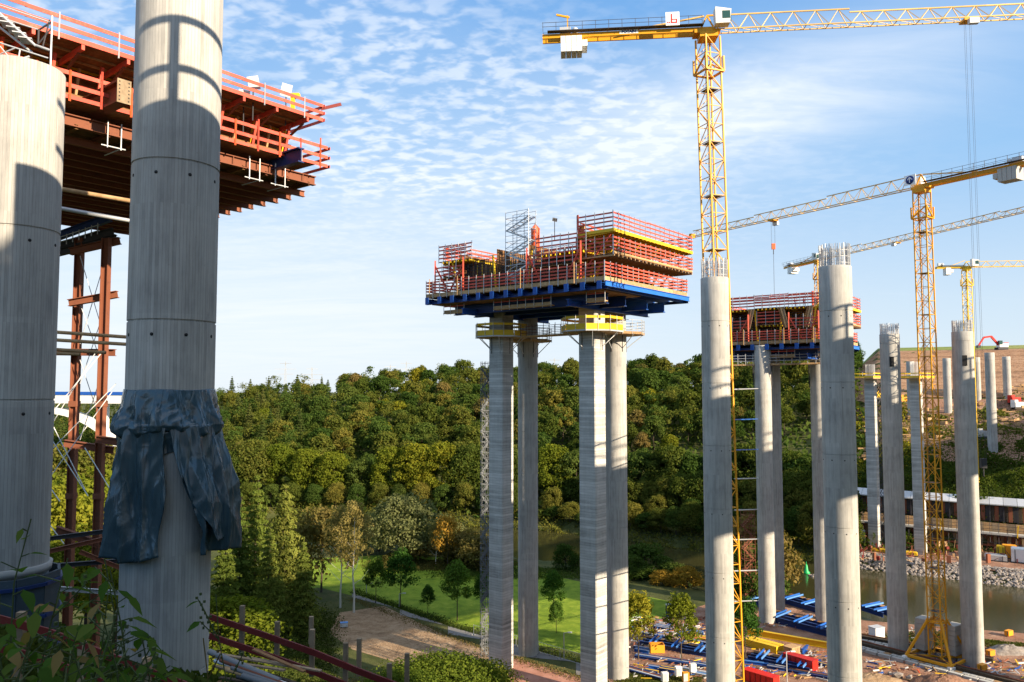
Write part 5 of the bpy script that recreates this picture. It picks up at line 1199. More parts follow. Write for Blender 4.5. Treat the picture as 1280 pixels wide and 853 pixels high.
# hillside right: bushes on the terrace edge
C = []
def scatter(name, n, fn, size, mat, label, hmax, cat='ground cover'):
    C = []
    for _ in range(n):
        x, y = fn(); z = hgt(x, y); h_ = hmax*(.5+.5*math.sin(x*.31+1.3*math.sin(y*.23)))*(.5+.5*math.sin(y*.37+x*.11)); C.append((x, y, z+random.random()*max(.25, h_)))
    o = obj(name, quads(name, np.array(C), size, mat)); return info(o, label, cat, None, 'stuff')
def rr(px0, px1, y0, y1):
    def fn():
        Y = random.uniform(y0, y1)+random.gauss(0, (y1-y0)*.08); return (random.uniform(px0, px1)+random.gauss(0, (px1-px0)*.05)-CX)/F*Y, Y
    return fn
def near_pt():
    y = random.uniform(3.5, 22); return random.uniform(-.72, -.22 if y > 8 else -.38)*y, y
def slope_pt():
    y = random.uniform(18, 110); return random.uniform(-.72, -.16-(.02 if y < 60 else 0))*y, y
scatter('hillside_bushes', 26000, rr(1060, 1292, 246, 292), 1.0, 'leaf_mix', 'green bushes on the terrace edge at the right', 5.5)
scatter('hillside_bushes', 6000, rr(1060, 1140, 285, 350), 1.1, 'leaf_gold', 'yellow green bushes on the hillside left of the terrace', 5)
scatter('hillside_weeds', 12000, rr(1060, 1290, 290, 328), 1.1, 'leaf_mix', 'patchy green growth on the terrace', 3.)
# rough growth on the near slope and meadow edge
scatter('tall_weeds', 38000, rr(262, 420, 128, 182), .42, 'weed_mix', 'rough weeds on the ground between the conifers and the red fence', 1.9)
scatter('dry_grass', 16000, rr(380, 640, 116, 140), .34, 'weed_dry', 'dry straw coloured grass at the bottom of the slope', 1.1)
def verge():
    q = random.uniform(0, len(pa)-1.001); j = int(q); p = pa[j].lerp(pa[j+1], q-j)+Vector((random.gauss(0, .6), random.uniform(.5, 4.5)*random.random()+.4, 0)); return p.x, p.y
scatter('verge', 12000, verge, .3, 'weed_mix', 'rough verge between lawn and path', .8)
def tufts():
    q = random.uniform(0, len(pb)-1.001); j = int(q); p = pb[j].lerp(pb[j+1], q-j)+Vector((random.gauss(0, 1), -random.uniform(.3, 1)**2*3, 0)); return p.x, p.y
scatter('verge', 5000, tufts, .3, 'weed_dry', 'dry grass tufts on the lower side of the path', .5)
scatter('yard_weeds', 9000, rr(770, 868, 136, 142), .3, 'weed_mix', 'green weeds between the path and the yard', .9)
scatter('lawn_edge_growth', 14000, rr(470, 640, 224, 236), .5, 'leaf_brown', 'rough brown growth behind the lawn', 3.2)
scatter('river_weeds', 9000, rr(1075, 1300, 158, 166), .4, 'weed_mix', 'weeds along the near river bank at right', 1.2)
scatter('bank_bushes', 9000, rr(560, 880, 214, 226), .6, 'leaf_dark', 'low growth along the near river bank', 3.)
scatter('slope_growth', 60000, slope_pt, .34, 'weed_mix', 'weeds on the steep slope below the viewpoint', 1.2)
scatter('near_grass', 26000, near_pt, .14, 'weed_mix', 'grass and weeds on the near slope', .55)
# tall foreground weeds, every plant on its own
leafm = mesh('leaf', [(0, 0, 0), (.35, -.5, .06), (.75, -.42, 0), (1.35, 0, -.22), (.75, .42, 0), (.35, .5, .06), (.5, 0, -.04), (.9, 0, -.10)], [(0, 1, 6), (1, 2, 7, 6), (2, 3, 7), (3, 4, 7), (4, 5, 6, 7), (5, 0, 6)], 'weed', True)
leafd = leafm.copy(); leafd.materials.clear(); leafd.materials.append(M['weed_dry'])
WD = [(28, 650, 4.6), (60, 700, 4.4), (96, 715, 5.0), (130, 700, 4.8), (152, 715, 4.6), (12, 745, 4.2), (44, 760, 4.0), (80, 775, 4.2), (112, 745, 4.4), (170, 790, 4.6), (140, 770, 4.1), (282, 745, 6.0), (205, 815, 5.0), (20, 800, 3.8), (64, 810, 3.8), (245, 800, 5.4), (100, 820, 3.9), (188, 830, 4.4)]
WN = ['tallest leafy weed at the left edge', 'leafy weed second from the left edge', 'leafy weed in front of the blue formwork', 'bushy weed left of the big column', 'leafy weed overlapping the left side of the big column', 'low weed in the bottom left corner', 'broad leaved weed near the bottom left', 'drooping weed near the bottom left', 'weed with large hanging leaves left of the big column', 'weed in front of the foot of the big column', 'weed with a big hanging leaf left of the big column foot', 'thin tall weed right of the big column', 'low weed before the middle of the big column foot', 'lowest weed at the left bottom edge', 'dense low weed at the bottom left', 'dry reddish weed before the right side of the big column', 'dense weed at the bottom edge left of the column', 'short weed at the bottom edge before the column']
for i, (px, ty, Y) in enumerate(WD):
    p = W(px, ty, Y); zg = hgt(p.x, Y)-.1; H = p.z-zg; g = thing('weed_plant', WN[i], 'weed', (p.x, Y, zg), (0, 0, 0), 'tall weeds in the foreground')
    dry = i in (15,); pts = [Vector((p.x+.05*math.sin(i+q*1.1)*q*.3, Y+.03*q*.2, zg+H*q/6)) for q in range(7)]
    mb = MB(); [mb.bar(pts[q], pts[q+1], .011-.0011*q) for q in range(6)]
    nl = 0 if dry else 24
    L = []
    for q in range(nl if Y < 5.5 else 13):
        t_ = .22+.78*(q/24); j = min(5, int(t_*6)); b_ = pts[j].lerp(pts[j+1], t_*6-j); a = q*2.4+random.uniform(-.5, .5); s = .15*(1.25-t_*.75)*random.uniform(.7, 1.25)*(.75 if Y > 5.5 else 1)
        e = b_+Vector((math.cos(a), math.sin(a), random.uniform(.1, .7)))*random.uniform(.04, .16); mb.bar(b_, e, .006)
        L.append((e, a, s))
    for q in range(4 if not dry else 16):
        b_ = pts[random.randint(2, 5)]; a = random.uniform(0, 6.28); e = b_+Vector((math.cos(a)*.16, math.sin(a)*.16, random.uniform(.1, .35))); mb.bar(b_, e, .006)
        for u_ in range(5):
            c = b_.lerp(e, .35+.65*u_/4)+Vector((random.uniform(-.03, .03), random.uniform(-.03, .03), random.uniform(0, .03))); mb.box(c, (.014, .014, .018), u_)
        if random.random() < .6: L.append((e, a, .07*random.uniform(.7, 1.3)))
    mb.build('stem', 'stem' if not dry else 'weed_dry', g)
    for e, a, s in L:
        obj('leaf', leafm if random.random() < .88 else leafd, g, e, (random.uniform(-.5, .5), random.uniform(-.1, 1.0), a), (s*1.15, s*random.uniform(.55, .85), s))

# ------------------------------------------------------------------ construction yard on the near bank
def Gz(px, py, z=.05): return G(px, py, z)
def bar_thing(name, lab, cat, x0, y0, x1, y1, wd, h, mat, kind='cube', zb=0., group=None, parts=1, parent=None, pname='beam', gap=1.15, mats=None):
    """beams lying side by side on the yard between two picture points"""
    a, b = G(x0, y0, zb+.05), G(x1, y1, zb+.05); g = parent or thing(name, lab, cat, tuple(a), (0, 0, 0), group)
    d = (b-a).normalized(); n = Vector((-d.y, d.x, 0))
    for i in range(parts): o = n*(i*wd*gap); beam(pname, a+o+Vector((0, 0, h/2)), b+o+Vector((random.uniform(-.3, .3), 0, h/2)), wd, h, (mats[i % len(mats)] if mats else mat), g, kind)
    return g
def girder_frame(lab, x0, y0, x1, y1, wd, h, zb=0., tr=3):
    a, b = G(x0, y0, zb), G(x1, y1, zb); d = (b-a).normalized(); n = Vector((-d.y, d.x, 0)); g = thing('girder_frame', lab, 'steel frame', tuple(a), (0, 0, 0), 'blue steel girder frames in the yard')
    for s_ in (0, wd*.5, wd): beam('girder', a+n*s_+Vector((0, 0, h/2)), b+n*s_+Vector((0, 0, h/2)), .45, h, 'deepblue', g, 'ibeam')
    L = (b-a).length
    for i in range(tr):
        c = a+d*L*(i+.5)/tr+Vector((0, 0, h+.25))
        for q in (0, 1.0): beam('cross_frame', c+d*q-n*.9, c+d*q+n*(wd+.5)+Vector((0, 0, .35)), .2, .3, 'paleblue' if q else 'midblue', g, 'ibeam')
        beam('cross_tie', c+n*.5, c+d*1.+n*(wd-.5), .2, .2, 'blue', g)
    for i in range(tr*2): c = a+d*L*(i+.3)/(tr*2)+n*wd; box('panel', (c.x, c.y, c.z+h+.02), (1.6, 1.2, .05), 'wood' if i % 2 else 'ply', g, math.atan2(d.y, d.x))
    return g
girder_frame('dark blue girder frame with tilted cross frames by the far platform columns', 955, 775, 1038, 797, 4.2, 1.3, 0, 3)
girder_frame('dark blue girder frame behind the far platform columns nearest the water', 972, 752, 1040, 772, 4.2, 1.2, 0, 3)
girder_frame('blue girder frame with two tilted beams right of the widest round column', 1074, 762, 1104, 772, 4, 1.1, 0, 2)
girder_frame('blue girder frame between the tallest crane mast and the far columns', 930, 752, 962, 764, 3.5, 1.1, 0, 2)
girder_frame('long dark blue girder frame lying low left of the tallest crane', 800, 806, 885, 822, 3.2, .8, 0, 3)
girder_frame('dark blue girder frame below the red box right of the crane mast', 935, 826, 1012, 842, 3.0, .9, 0, 3)
bar_thing('steel_girder', 'longest yellow girder lying across the yard behind the wooden crate', 'girder', 934, 793, 1036, 811, .8, 1.2, 'yellow', 'ibeam')
bar_thing('steel_girder', 'short thick pair of yellow girders left of the wooden crate', 'girder', 932, 806, 973, 817, 1.2, 1.3, 'yellow', 'cube', parts=2)
def rbox(lab, x0, y0, x1, y1, wd, h, mat='redbox'):
    a, b = G(x0, y0, .1), G(x1, y1, .1); d = (b-a).normalized(); g = thing('steel_box', lab, 'steel box', tuple(a)); c = (a+b)/2; n = Vector((-d.y, d.x, 0)); az = math.atan2(d.y, d.x); L = (b-a).length
    box('body', c+n*wd/2+Vector((0, 0, h/2)), (L, wd, h), mat, g, az); box('lid', c+n*wd/2+Vector((0, 0, h+.06)), (L+.1, wd+.1, .12), mat, g, az)
    for i in range(int(L/1.0)): p = a+d*(.5+i*1.0)-n*.04; box('rib', (p.x, p.y, h/2+.05), (.1, .08, h), 'darkred' if mat == 'redbox' else mat, g, az)
    return g
rbox('long red steel box in the yard right of the tallest crane mast', 979, 829, 1016, 840, 1.8, 1.7); rbox('red steel box at the bottom edge directly right of the crane mast', 928, 850, 967, 862, 1.9, 1.7)
c = G(990, 818, .1); g = thing('crate', 'pale wooden crate beside the end of the short yellow girders', 'crate', tuple(c), (0, 0, .6)); box('crate_body', c+Vector((0, 0, .75)), (2.4, 1.8, 1.4), 'wood', g, .6); box('crate_lid', c+Vector((0, 0, 1.5)), (2.6, 2.0, .1), 'wood', g, .6)
for i in range(3): box('batten', c+Vector((-.8+.8*i, -.9-.05+.0*i, .75)), (.12, .06, 1.4), 'ply', g, 0)
bar_thing('steel_girder', 'small blue beam leaning beside the crate', 'girder', 1003, 818, 1009, 812, .5, .9, 'blue', 'ibeam')
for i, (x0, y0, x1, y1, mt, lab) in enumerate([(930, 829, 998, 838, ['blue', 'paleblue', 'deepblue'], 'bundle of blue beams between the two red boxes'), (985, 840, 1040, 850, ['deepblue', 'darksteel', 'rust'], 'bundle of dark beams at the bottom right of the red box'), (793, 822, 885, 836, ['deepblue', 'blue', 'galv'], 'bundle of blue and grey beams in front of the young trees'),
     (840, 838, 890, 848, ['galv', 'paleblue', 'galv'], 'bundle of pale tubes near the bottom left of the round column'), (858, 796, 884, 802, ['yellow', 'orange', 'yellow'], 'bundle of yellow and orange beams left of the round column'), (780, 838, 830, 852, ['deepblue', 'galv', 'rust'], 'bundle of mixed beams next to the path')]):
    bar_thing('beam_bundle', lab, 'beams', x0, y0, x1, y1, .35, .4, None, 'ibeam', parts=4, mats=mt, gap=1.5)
for i in range(26):
    left = i < 15; x0 = random.uniform(786, 868) if left else random.uniform(930, 1020); y0 = random.uniform(784, 842) if left else random.uniform(812, 848); L_ = random.uniform(16, 40)
    bar_thing('beam_bundle', 'bundle of blue, grey and rusty steel beams lying among others in the yard', 'beams', x0, y0, min(x0+L_, 884 if left else 1040), y0+L_*.17, random.uniform(.2, .35), random.uniform(.25, .5), None, 'ibeam', parts=random.randint(3, 6), gap=1.4, mats=random.choice([['deepblue', 'midblue', 'deepblue'], ['deepblue', 'galv'], ['rust', 'darksteel', 'rust'], ['midblue', 'galv', 'deepblue'], ['darkgalv', 'galv'], ['deepblue', 'yellow', 'deepblue']]), group='beam bundles in the yard')
# loose material heaps, too many small pieces to count
mb = {k_: MB() for k_ in ('galv', 'white', 'wood', 'blue', 'rust', 'yellow', 'plain_conc', 'orange')}
keys = ['galv', 'galv', 'plain_conc', 'wood', 'wood', 'blue', 'blue', 'rust', 'rust', 'rust', 'rust', 'wood', 'plain_conc', 'yellow', 'plain_conc', 'galv']*3+['orange', 'white']
def heap(x0, x1, y0, y1, n, sc=1.):
    for _ in range(n):
        c = G(random.uniform(x0, x1), random.uniform(y0, y1), .1); a = random.choice([.35, .35, -.5, 1.2])+random.uniform(-.3, .3); L = random.uniform(.5, 2.6)*sc
        d = Vector((math.cos(a), math.sin(a), random.uniform(-.06, .12))); mb[random.choice(keys)].bar(c+Vector((0, 0, .15)), c+d*L+Vector((0, 0, .2)), random.uniform(.06, .28)*sc, random.uniform(.06, .3)*sc)
heap(788, 884, 772, 808, 260, .8); heap(930, 1036, 812, 850, 160, .8); heap(1078, 1280, 826, 852, 200, .8); heap(1082, 1180, 786, 800, 50, .7); heap(790, 885, 824, 850, 90, .8); heap(935, 1040, 770, 786, 90, .7)
for k_, q in mb.items(): info(q.build('loose_material', k_), 'scattered pieces of building material on the yard', 'building material', None, 'stuff')
# rails for the crane: two dark sleepers tracks with concrete blocks beside
for i, (x0, y0, x1, y1, lab) in enumerate([(1072, 806, 1290, 862, 'front dark crane rail beam running to the lower right corner'), (1072, 798, 1240, 828, 'rear dark crane rail beam passing behind the yellow crane base')]):
    g = bar_thing('crane_rail', lab, 'rail', x0, y0, x1, y1, 1.7, .8, 'bark', 'cube', zb=.1)
    a, b = G(x0, y0, .1), G(x1, y1, .1); d = (b-a).normalized(); n = Vector((-d.y, d.x, 0)); L = (b-a).length
    beam('rail_head', a+Vector((0, 0, .98)), b+Vector((0, 0, .98)), .18, .16, 'rust', g)
    for q in range(int(L/1.25)):
        p = a+d*(q*1.25+.5); box('sleeper', (p.x-n.x*1.7, p.y-n.y*1.7, .26), (1.1, .9, .5), 'plain_conc' if q % 5 else 'wood', g, math.atan2(d.y, d.x)+random.uniform(-.06, .06))
        if q % 2: box('ballast_block', (p.x-n.x*2.9, p.y-n.y*2.9, .28), (2.2, .9, .5), 'plain_conc', g, math.atan2(d.y, d.x)+random.uniform(-.05, .05))
# boulders, logs, stakes near the lower right
rock = None
def rock_mesh(seed, mat):
    rng = np.random.default_rng(seed); import bmesh
    bm = bmesh.new(); bmesh.ops.create_icosphere(bm, subdivisions=1, radius=.5)
    for v_ in bm.verts: v_.co *= rng.uniform(.7, 1.15)
    me = bpy.data.meshes.new('rock'); bm.to_mesh(me); bm.free(); me.materials.append(M[mat]); return me
RK = [rock_mesh(i, 'rock') for i in range(5)]
for i, (px, py, s, lab) in enumerate([(1122, 845, 2.2, 'largest yellowish boulder at the bottom right'), (1136, 848, 1.6, 'boulder right of the largest one'), (1112, 842, 1.1, 'small boulder left of the largest one'), (1165, 845, 1.2, 'boulder on the red earth heap')]):
    o = obj('boulder', RK[i], None, G(px, py, .3), (i, i*.7, i*2), (s, s*.8, s*.8)); info(o, lab, 'boulder')
# riprap along the far bank: thousands of stones
vv, ff = [], []
base_v = [np.array([v_.co[:] for v_ in r.vertices]) for r in RK]; base_f = [[tuple(p.vertices) for p in r.polygons] for r in RK]
for _ in range(3600):
    x = random.uniform(98, 165); d_ = random.uniform(-1.5, 10.5); yf = float(np.interp(x, FB[:, 0], FB[:, 1])); y = yf+d_; z = hgt(x, y); q = random.randrange(5); s = random.uniform(.7, 1.7)
    a = random.uniform(0, 6.28); ca, sa = math.cos(a), math.sin(a); P_ = base_v[q]*np.array([s, s*random.uniform(.5, .8), s*random.uniform(.45, .8)]); P_ = np.stack([P_[:, 0]*ca-P_[:, 1]*sa, P_[:, 0]*sa+P_[:, 1]*ca, P_[:, 2]], 1)+np.array([x, y, z+.1])
    o_ = len(vv); vv += P_.tolist(); ff += [tuple(i+o_ for i in f_) for f_ in base_f[q]]
o = obj('riprap', mesh('riprap', vv, ff, 'rock')); info(o, 'bank of pale riprap boulders along the far water line', 'boulders', None, 'stuff')
# dirt heaps
def mound(name, lab, px, py, r, h, mat, z=0., seed=0, asp=.6):
    c = G(px, py, z); rng = np.random.default_rng(seed); n = 26; v = []; f = []
    for j in range(9):
        q = j/8
        for i in range(n):
            a = 2*math.pi*i/n; rr_ = r*q*(1+.15*math.sin(a*3+seed)+.06*rng.normal()); v.append((c.x+rr_*math.cos(a), c.y+rr_*asp*math.sin(a), c.z+h*(1-q*q)**1.3*(1+.12*rng.normal())-.05-(.3 if j == 8 else 0)))
    for j in range(8):
        for i in range(n): f.append((j*n+i, (j+1)*n+i, (j+1)*n+(i+1) % n, j*n+(i+1) % n))
    return info(obj(name, mesh(name, v, f, mat, True)), lab, 'earth heap')
mound('earth_heap', 'reddish earth heap at the bottom edge right of the boulders', 1180, 856, 6, 1.6, 'sitesoil', 0, 1); mound('earth_heap', 'low brown earth heap left of the rail ends', 1090, 850, 5, 1.0, 'soil', 0, 2)
mound('earth_heap', 'gravel heap right of the round column base at the right edge', 1262, 815, 5, 1.2, 'rock', 0, 3)
for px, py, lab in [(1228, 836, 'orange buffer block at the end of the front rail'), (1238, 818, 'orange buffer block at the end of the rear rail'), (1261, 793, 'small orange box lying near the water at the right')]:
    c = G(px, py, .4); g = thing('buffer_block', lab, 'block', tuple(c)); box('block', c+Vector((0, 0, .3)), (1.6, .9, 1.0), 'orangecrate', g, .5); box('plate', c+Vector((-.5, -.55, .3)), (.5, .1, .6), 'darksteel', g, .5)
c = G(1096, 799, .1); g = thing('site_cabinet', 'small white cabinet beside the blue frame right of the widest column', 'cabinet', tuple(c)); box('cabinet', c+Vector((0, 0, 1.2)), (2.4, 1.8, 2.3), 'white', g, .4); box('roof', c+Vector((0, 0, 2.42)), (2.6, 2, .12), 'galv', g, .4); box('door', c+Vector((-.4, -.98, 1.1)), (.8, .06, 1.9), 'darksteel', g, .4)
# portable toilet, orange container, white cabinets near the young trees
c = G(839, 771, .05); g = thing('portable_toilet', 'blue portable toilet standing between the two young trees', 'toilet', tuple(c), (0, 0, .3)); box('cabin', c+Vector((0, 0, 1.2)), (1.7, 1.7, 2.4), 'deepblue', g, .3); box('door', c+Vector((.25, -.84, 1.15)), (.9, .08, 2.0), 'blue', g, .3)
box('roof', c+Vector((0, 0, 2.5)), (1.9, 1.9, .2), 'galv', g, .3); tube('vent_pipe', c+Vector((.6, .5, 2.4)), c+Vector((.6, .5, 3.2)), .08, 'galv', g)
c = G(821, 815, .05); g = thing('open_bin', 'orange open steel bin in front of the young trees', 'bin', tuple(c), (0, 0, .2))
for s_ in (-1, 1): box('side_panel', c+Vector((s_*1.3, 0, .8)), (.1, 1.8, 1.5), 'orangecrate', g, .0, ); box('side_panel', c+Vector((0, s_*.9, .8)), (2.6, .1, 1.5), 'orangecrate', g)
box('floor_plate', c+Vector((0, 0, .1)), (2.5, 1.7, .1), 'orangecrate', g)
for px, py, mt, lab in [(848, 846, 'white', 'white electrical cabinet near the path end'), (866, 842, 'white', 'tall white cabinet frame beside the round column'), (857, 853, 'orangecrate', 'orange cabinet at the bottom left of the round column'), (831, 853, 'white', 'small white cabinet near the path end, leftmost')]:
    c = G(px, py, .05); g = thing('cabinet', lab, 'cabinet', tuple(c)); box('cabinet_body', c+Vector((0, 0, .9)), (1.1, .7, 1.6), mt, g, .3); box('cabinet_door', c+Vector((-.05, -.38, .9)), (.8, .05, 1.3), 'galv', g, .3)
    for s_ in (-1, 1): box('foot', c+Vector((s_*.4, 0, .05)), (.12, .6, .14), 'darksteel', g, .3)
# site fence panels along the path
def fence_panel(i, a, b, lab, h=2.0):
    g = thing('fence_panel', lab, 'fence', tuple(a), (0, 0, 0), 'wire site fence panels along the path'); mb = MB()
    mb.bar(a+Vector((0, 0, h)), b+Vector((0, 0, h)), .06); mb.bar(a+Vector((0, 0, .2)), b+Vector((0, 0, .2)), .06)
    mb.build('frame', 'galv', g); tube('fence_post', a, a+Vector((0, 0, h+.1)), .05, 'galv', g); box('foot', a+Vector((0, 0, .08)), (.7, .25, .16), 'plain_conc', g)
    mb = MB(); [mb.bar(a.lerp(b, q/14)+Vector((0, 0, .2)), a.lerp(b, q/14)+Vector((0, 0, h)), .012) for q in range(15)]; mb.build('wire_mesh', 'galv', g, 'stuff')
FP = [(592, 794), (618, 801), (645, 808), (673, 816), (700, 824), (727, 832), (756, 840), (786, 850)]
for i in range(len(FP)-1): fence_panel(i, G(*FP[i], .05), G(*FP[i+1], .05), 'grey wire site fence panel beside the grey path')
def lamp(px, py, h, lab):
    c = G(px, py, .0); g = thing('street_lamp', lab, 'lamp', tuple(c), (0, 0, 0)); tube('post', c, c+Vector((0, 0, h)), .09, 'galv', g); tube('arm', c+Vector((0, 0, h)), c+Vector((.9, 0, h+.1)), .06, 'galv', g); box('lamp_head', c+Vector((1.1, 0, h+.1)), (.8, .3, .16), 'white', g)
lamp(499, 760, 3.2, 'path lamp in front of the young tree on the lawn'); lamp(705, 826, 5.0, 'tall path lamp between the pier columns'); lamp(458, 742, 2.4, 'short white post beside the small dark young tree')
lamp(984, 868, 6.8, 'thin pale lamp post in front of the red boxes'); lamp(778, 832, 3.2, 'thin lamp post beside the path right of the middle pier')
c = G(430, 784, .05); g = thing('small_cabinet', 'small white box lying in the weeds left of the soil plot', 'box', tuple(c)); box('body', c+Vector((0, 0, .5)), (1.5, .9, .8), 'white', g, .3); box('lid', c+Vector((0, 0, .95)), (1.6, 1.0, .1), 'paleblue', g, .3)
# green buoy and marker in the river
c = G(1008, 717, -2); g = thing('buoy', 'green conical buoy floating in the river', 'buoy', tuple(c)); me = lathe([(.9, -.2), (1.0, .3), (.55, .8), (.35, 2.2), (.1, 2.7)], 16, 'green', 'buoy_body'); obj('buoy_body', me, g, c); tube('top_mark', c+Vector((0, 0, 2.6)), c+Vector((0, 0, 3.3)), .1, 'green', g)
vv = []
for i in range(9): o = obj('river_stone', RK[i % 5], None, G(1012+i*1.8, 719+(i % 3), -1.9), (i, 0, i), (1.3, 1, .8)); info(o, 'stone breaking the water right of the green buoy', 'stone', 'stones in the river')

# ------------------------------------------------------------------ far bank works
A_, B_ = W(1062, 617, 266), W(1290, 634, 240)
da = (B_-A_).normalized(); an = math.atan2(da.y, da.x); nn = Vector((-da.y, da.x, 0)); LL = (B_-A_).length
g = thing('long_shed', 'long shed with a white roof on a terrace wall across the river', 'shed', tuple(A_))
n = 14
for i in range(n):
    a, b = A_+(B_-A_)*(i/n), A_+(B_-A_)*((i+1)/n-.002)
    me = mesh('roof_panel', [a, b, b+nn*5+Vector((0, 0, 1.6)), a+nn*5+Vector((0, 0, 1.6)), a-Vector((0, 0, .3)), b-Vector((0, 0, .3)), b+nn*5+Vector((0, 0, 1.3)), a+nn*5+Vector((0, 0, 1.3))], [(0, 1, 2, 3), (7, 6, 5, 4), (0, 4, 5, 1), (1, 5, 6, 2), (2, 6, 7, 3), (3, 7, 4, 0)], 'galv'); obj('roof_panel', me, g)
    c = (a+b)/2+nn*1.5; [box('wall_panel', (c.x+da.x*LL/n*(u_-1)/3, c.y+da.y*LL/n*(u_-1)/3, c.z-3.0), (LL/n/3-.12, .3, 4.6), ('bark', 'darksteel', 'rust')[(i*3+u_*2) % 3], g, an) for u_ in range(3)]; p = a+nn*.8; box('post', (p.x, p.y, p.z-2.8), (.35, .35, 5.4), 'darksteel', g, an)
g = thing('retaining_wall', 'brown sheet pile wall with a pale concrete ledge below the long shed', 'wall', tuple(A_-nn*1.5))
zt = lambda p: p.z-5.6
for i in range(int(LL/.9)):
    p = A_+da*(i*.9+.45)-nn*(.9+(i % 2)*.45); z1 = p.z-8.6; box('sheet_pile', (p.x, p.y, z1/2), (.8, .25, z1), ('rust', 'post', 'rust', 'ply')[i % 4], g, an)
for i in range(24):
    a = A_+da*(LL*i/24)-nn*2.6; b = A_+da*(LL*(i+1)/24-.05)-nn*2.6; beam('ledge', a-Vector((0, 0, 8.4)), b-Vector((0, 0, 8.4)), 2.6, .5, 'plain_conc', g); beam('waler', a-Vector((0, 0, 12)), b-Vector((0, 0, 12)), .4, .5, 'rust', g)
    beam('back_slope', a+nn*2.2-Vector((0, 0, 7.0)), b+nn*2.2-Vector((0, 0, 7.0)), .3, 2.8, 'post' if i % 2 else 'wood', g)
g = thing('scaffold', 'scaffold with rails and yellow props in front of the long shed', 'scaffold', tuple(A_-nn*3.5))
mb = MB()
for i in range(int(LL/2.2)):
    p = A_+da*(i*2.2)-nn*3.6; mb.bar((p.x, p.y, p.z-11-(i % 3)*1.5), (p.x, p.y, p.z-5), .12); 
    if i % 2: mb.bar((p.x, p.y, p.z-11), (p.x+da.x*2.2, p.y+da.y*2.2, p.z-8), .08)
for h_ in (6, 7, 9, 11): mb.bar(A_-nn*3.6-Vector((0, 0, h_)), B_-nn*3.6-Vector((0, 0, h_)), .1)
mb.build('frame', 'darksteel', g)
for i in range(5): p = A_+da*(LL*(.12+.2*i))-nn*3.9; beam('prop', p-Vector((0, 0, 9)), p+da*.3-Vector((0, 0, 5.4)), .3, .3, 'yellow', g)
# things on the far bank yard
def fb(px, py, z=1.4): return G(px, py, z)
for px, py, sx1, sy1, sz1, mt, lab in [(1262, 697, 3.6, 3., 3.4, 'orangecrate', 'orange formwork box standing on the far bank at right'), (1251, 697, 2.0, 2.5, 3.2, 'yellow', 'yellow panel beside the orange formwork box'), (1276, 702, 4.5, 4, 3.6, 'white', 'white round topped tank at the right edge of the far bank'), (1245, 700, 5.5, 3, 1.4, 'galv', 'grey steel tray left of the orange formwork box'), (1099, 690, 3.8, 1.5, .8, 'yellow', 'yellow frame lying at the foot of the slim far column'), (1136, 694, 4.5, 2, .9, 'yellow', 'yellow frame heap between the far bank columns'), (1078, 684, 1.6, 1.6, 5., 'plain_conc', 'short pale stub column left of the far bank pier'), (1176, 668, 3, 2, 3, 'redbox', 'red drilling frame behind the crane tower on the far bank')]:
    c = fb(px, py); g = thing('site_equipment', lab, 'equipment', tuple(c)); box('body', c+Vector((0, 0, sz1/2)), (sx1, sy1, sz1), mt, g, an); box('base', c+Vector((0, 0, -.05)), (sx1+.5, sy1+.4, .3), 'darksteel', g, an); box('top_plate', c+Vector((0, 0, sz1+.08)), (sx1*.9, sy1*.9, .16), mt, g, an)
    for s_ in (-1, 1): box('stiffener', c+da*s_*sx1*.3-nn*(sy1/2+.06)+Vector((0, 0, sz1/2)), (.18, .12, sz1*.95), 'darksteel', g, an)
mb = MB(); mb2 = MB(); mb3 = MB()
for _ in range(330):
    c = fb(random.uniform(1062, 1290), random.uniform(668, 704)); q = random.choice((mb, mb2, mb3)); h_ = random.uniform(.3, 2.6); w_ = random.uniform(.15, 1.2)
    if random.random() < .5: q.box(c+Vector((0, 0, h_/2)), (w_, w_*.7, h_), random.random()*3)
    else: q.bar(c+Vector((0, 0, .3)), c+Vector((random.uniform(-3, 3), random.uniform(-1, 1), random.uniform(.2, 3))), .14)
for q, mt in ((mb, 'rust'), (mb2, 'wood'), (mb3, 'darkred')): info(q.build('site_clutter', mt), 'small pieces of site equipment on the far bank', 'site equipment', None, 'stuff')
# excavator on the top of the brown slope
p = W(1252, 446, 405); zg = hgt(p.x, p.y)+.3; c = Vector((p.x, p.y, zg)); g = thing('excavator', 'red excavator with raised arm on top of the brown slope', 'excavator', tuple(c))
for s_ in (-1, 1): box('track', c+Vector((0, s_*1.4, .6)), (5, .8, 1.2), 'darksteel', g)
box('upper_body', c+Vector((.6, 0, 2.3)), (4.4, 3, 2), 'white', g); box('engine_cover', c+Vector((2, 0, 3.4)), (2, 2.6, .5), 'redbox', g); box('cab', c+Vector((-1, -.9, 3.6)), (1.7, 1.3, 2), 'glass', g)
beam('boom', c+Vector((-1.4, 0, 2.6)), c+Vector((-5, 0, 6.8)), .8, 1.0, 'redbox', g); beam('boom', c+Vector((-5, 0, 6.8)), c+Vector((-8.6, 0, 6.3)), .8, .9, 'redbox', g); beam('stick', c+Vector((-8.6, 0, 6.4)), c+Vector((-11.5, 0, 2.2)), .6, .7, 'redbox', g); box('bucket', c+Vector((-11.6, 0, 1.6)), (1.5, 1.4, 1.3), 'darksteel', g)
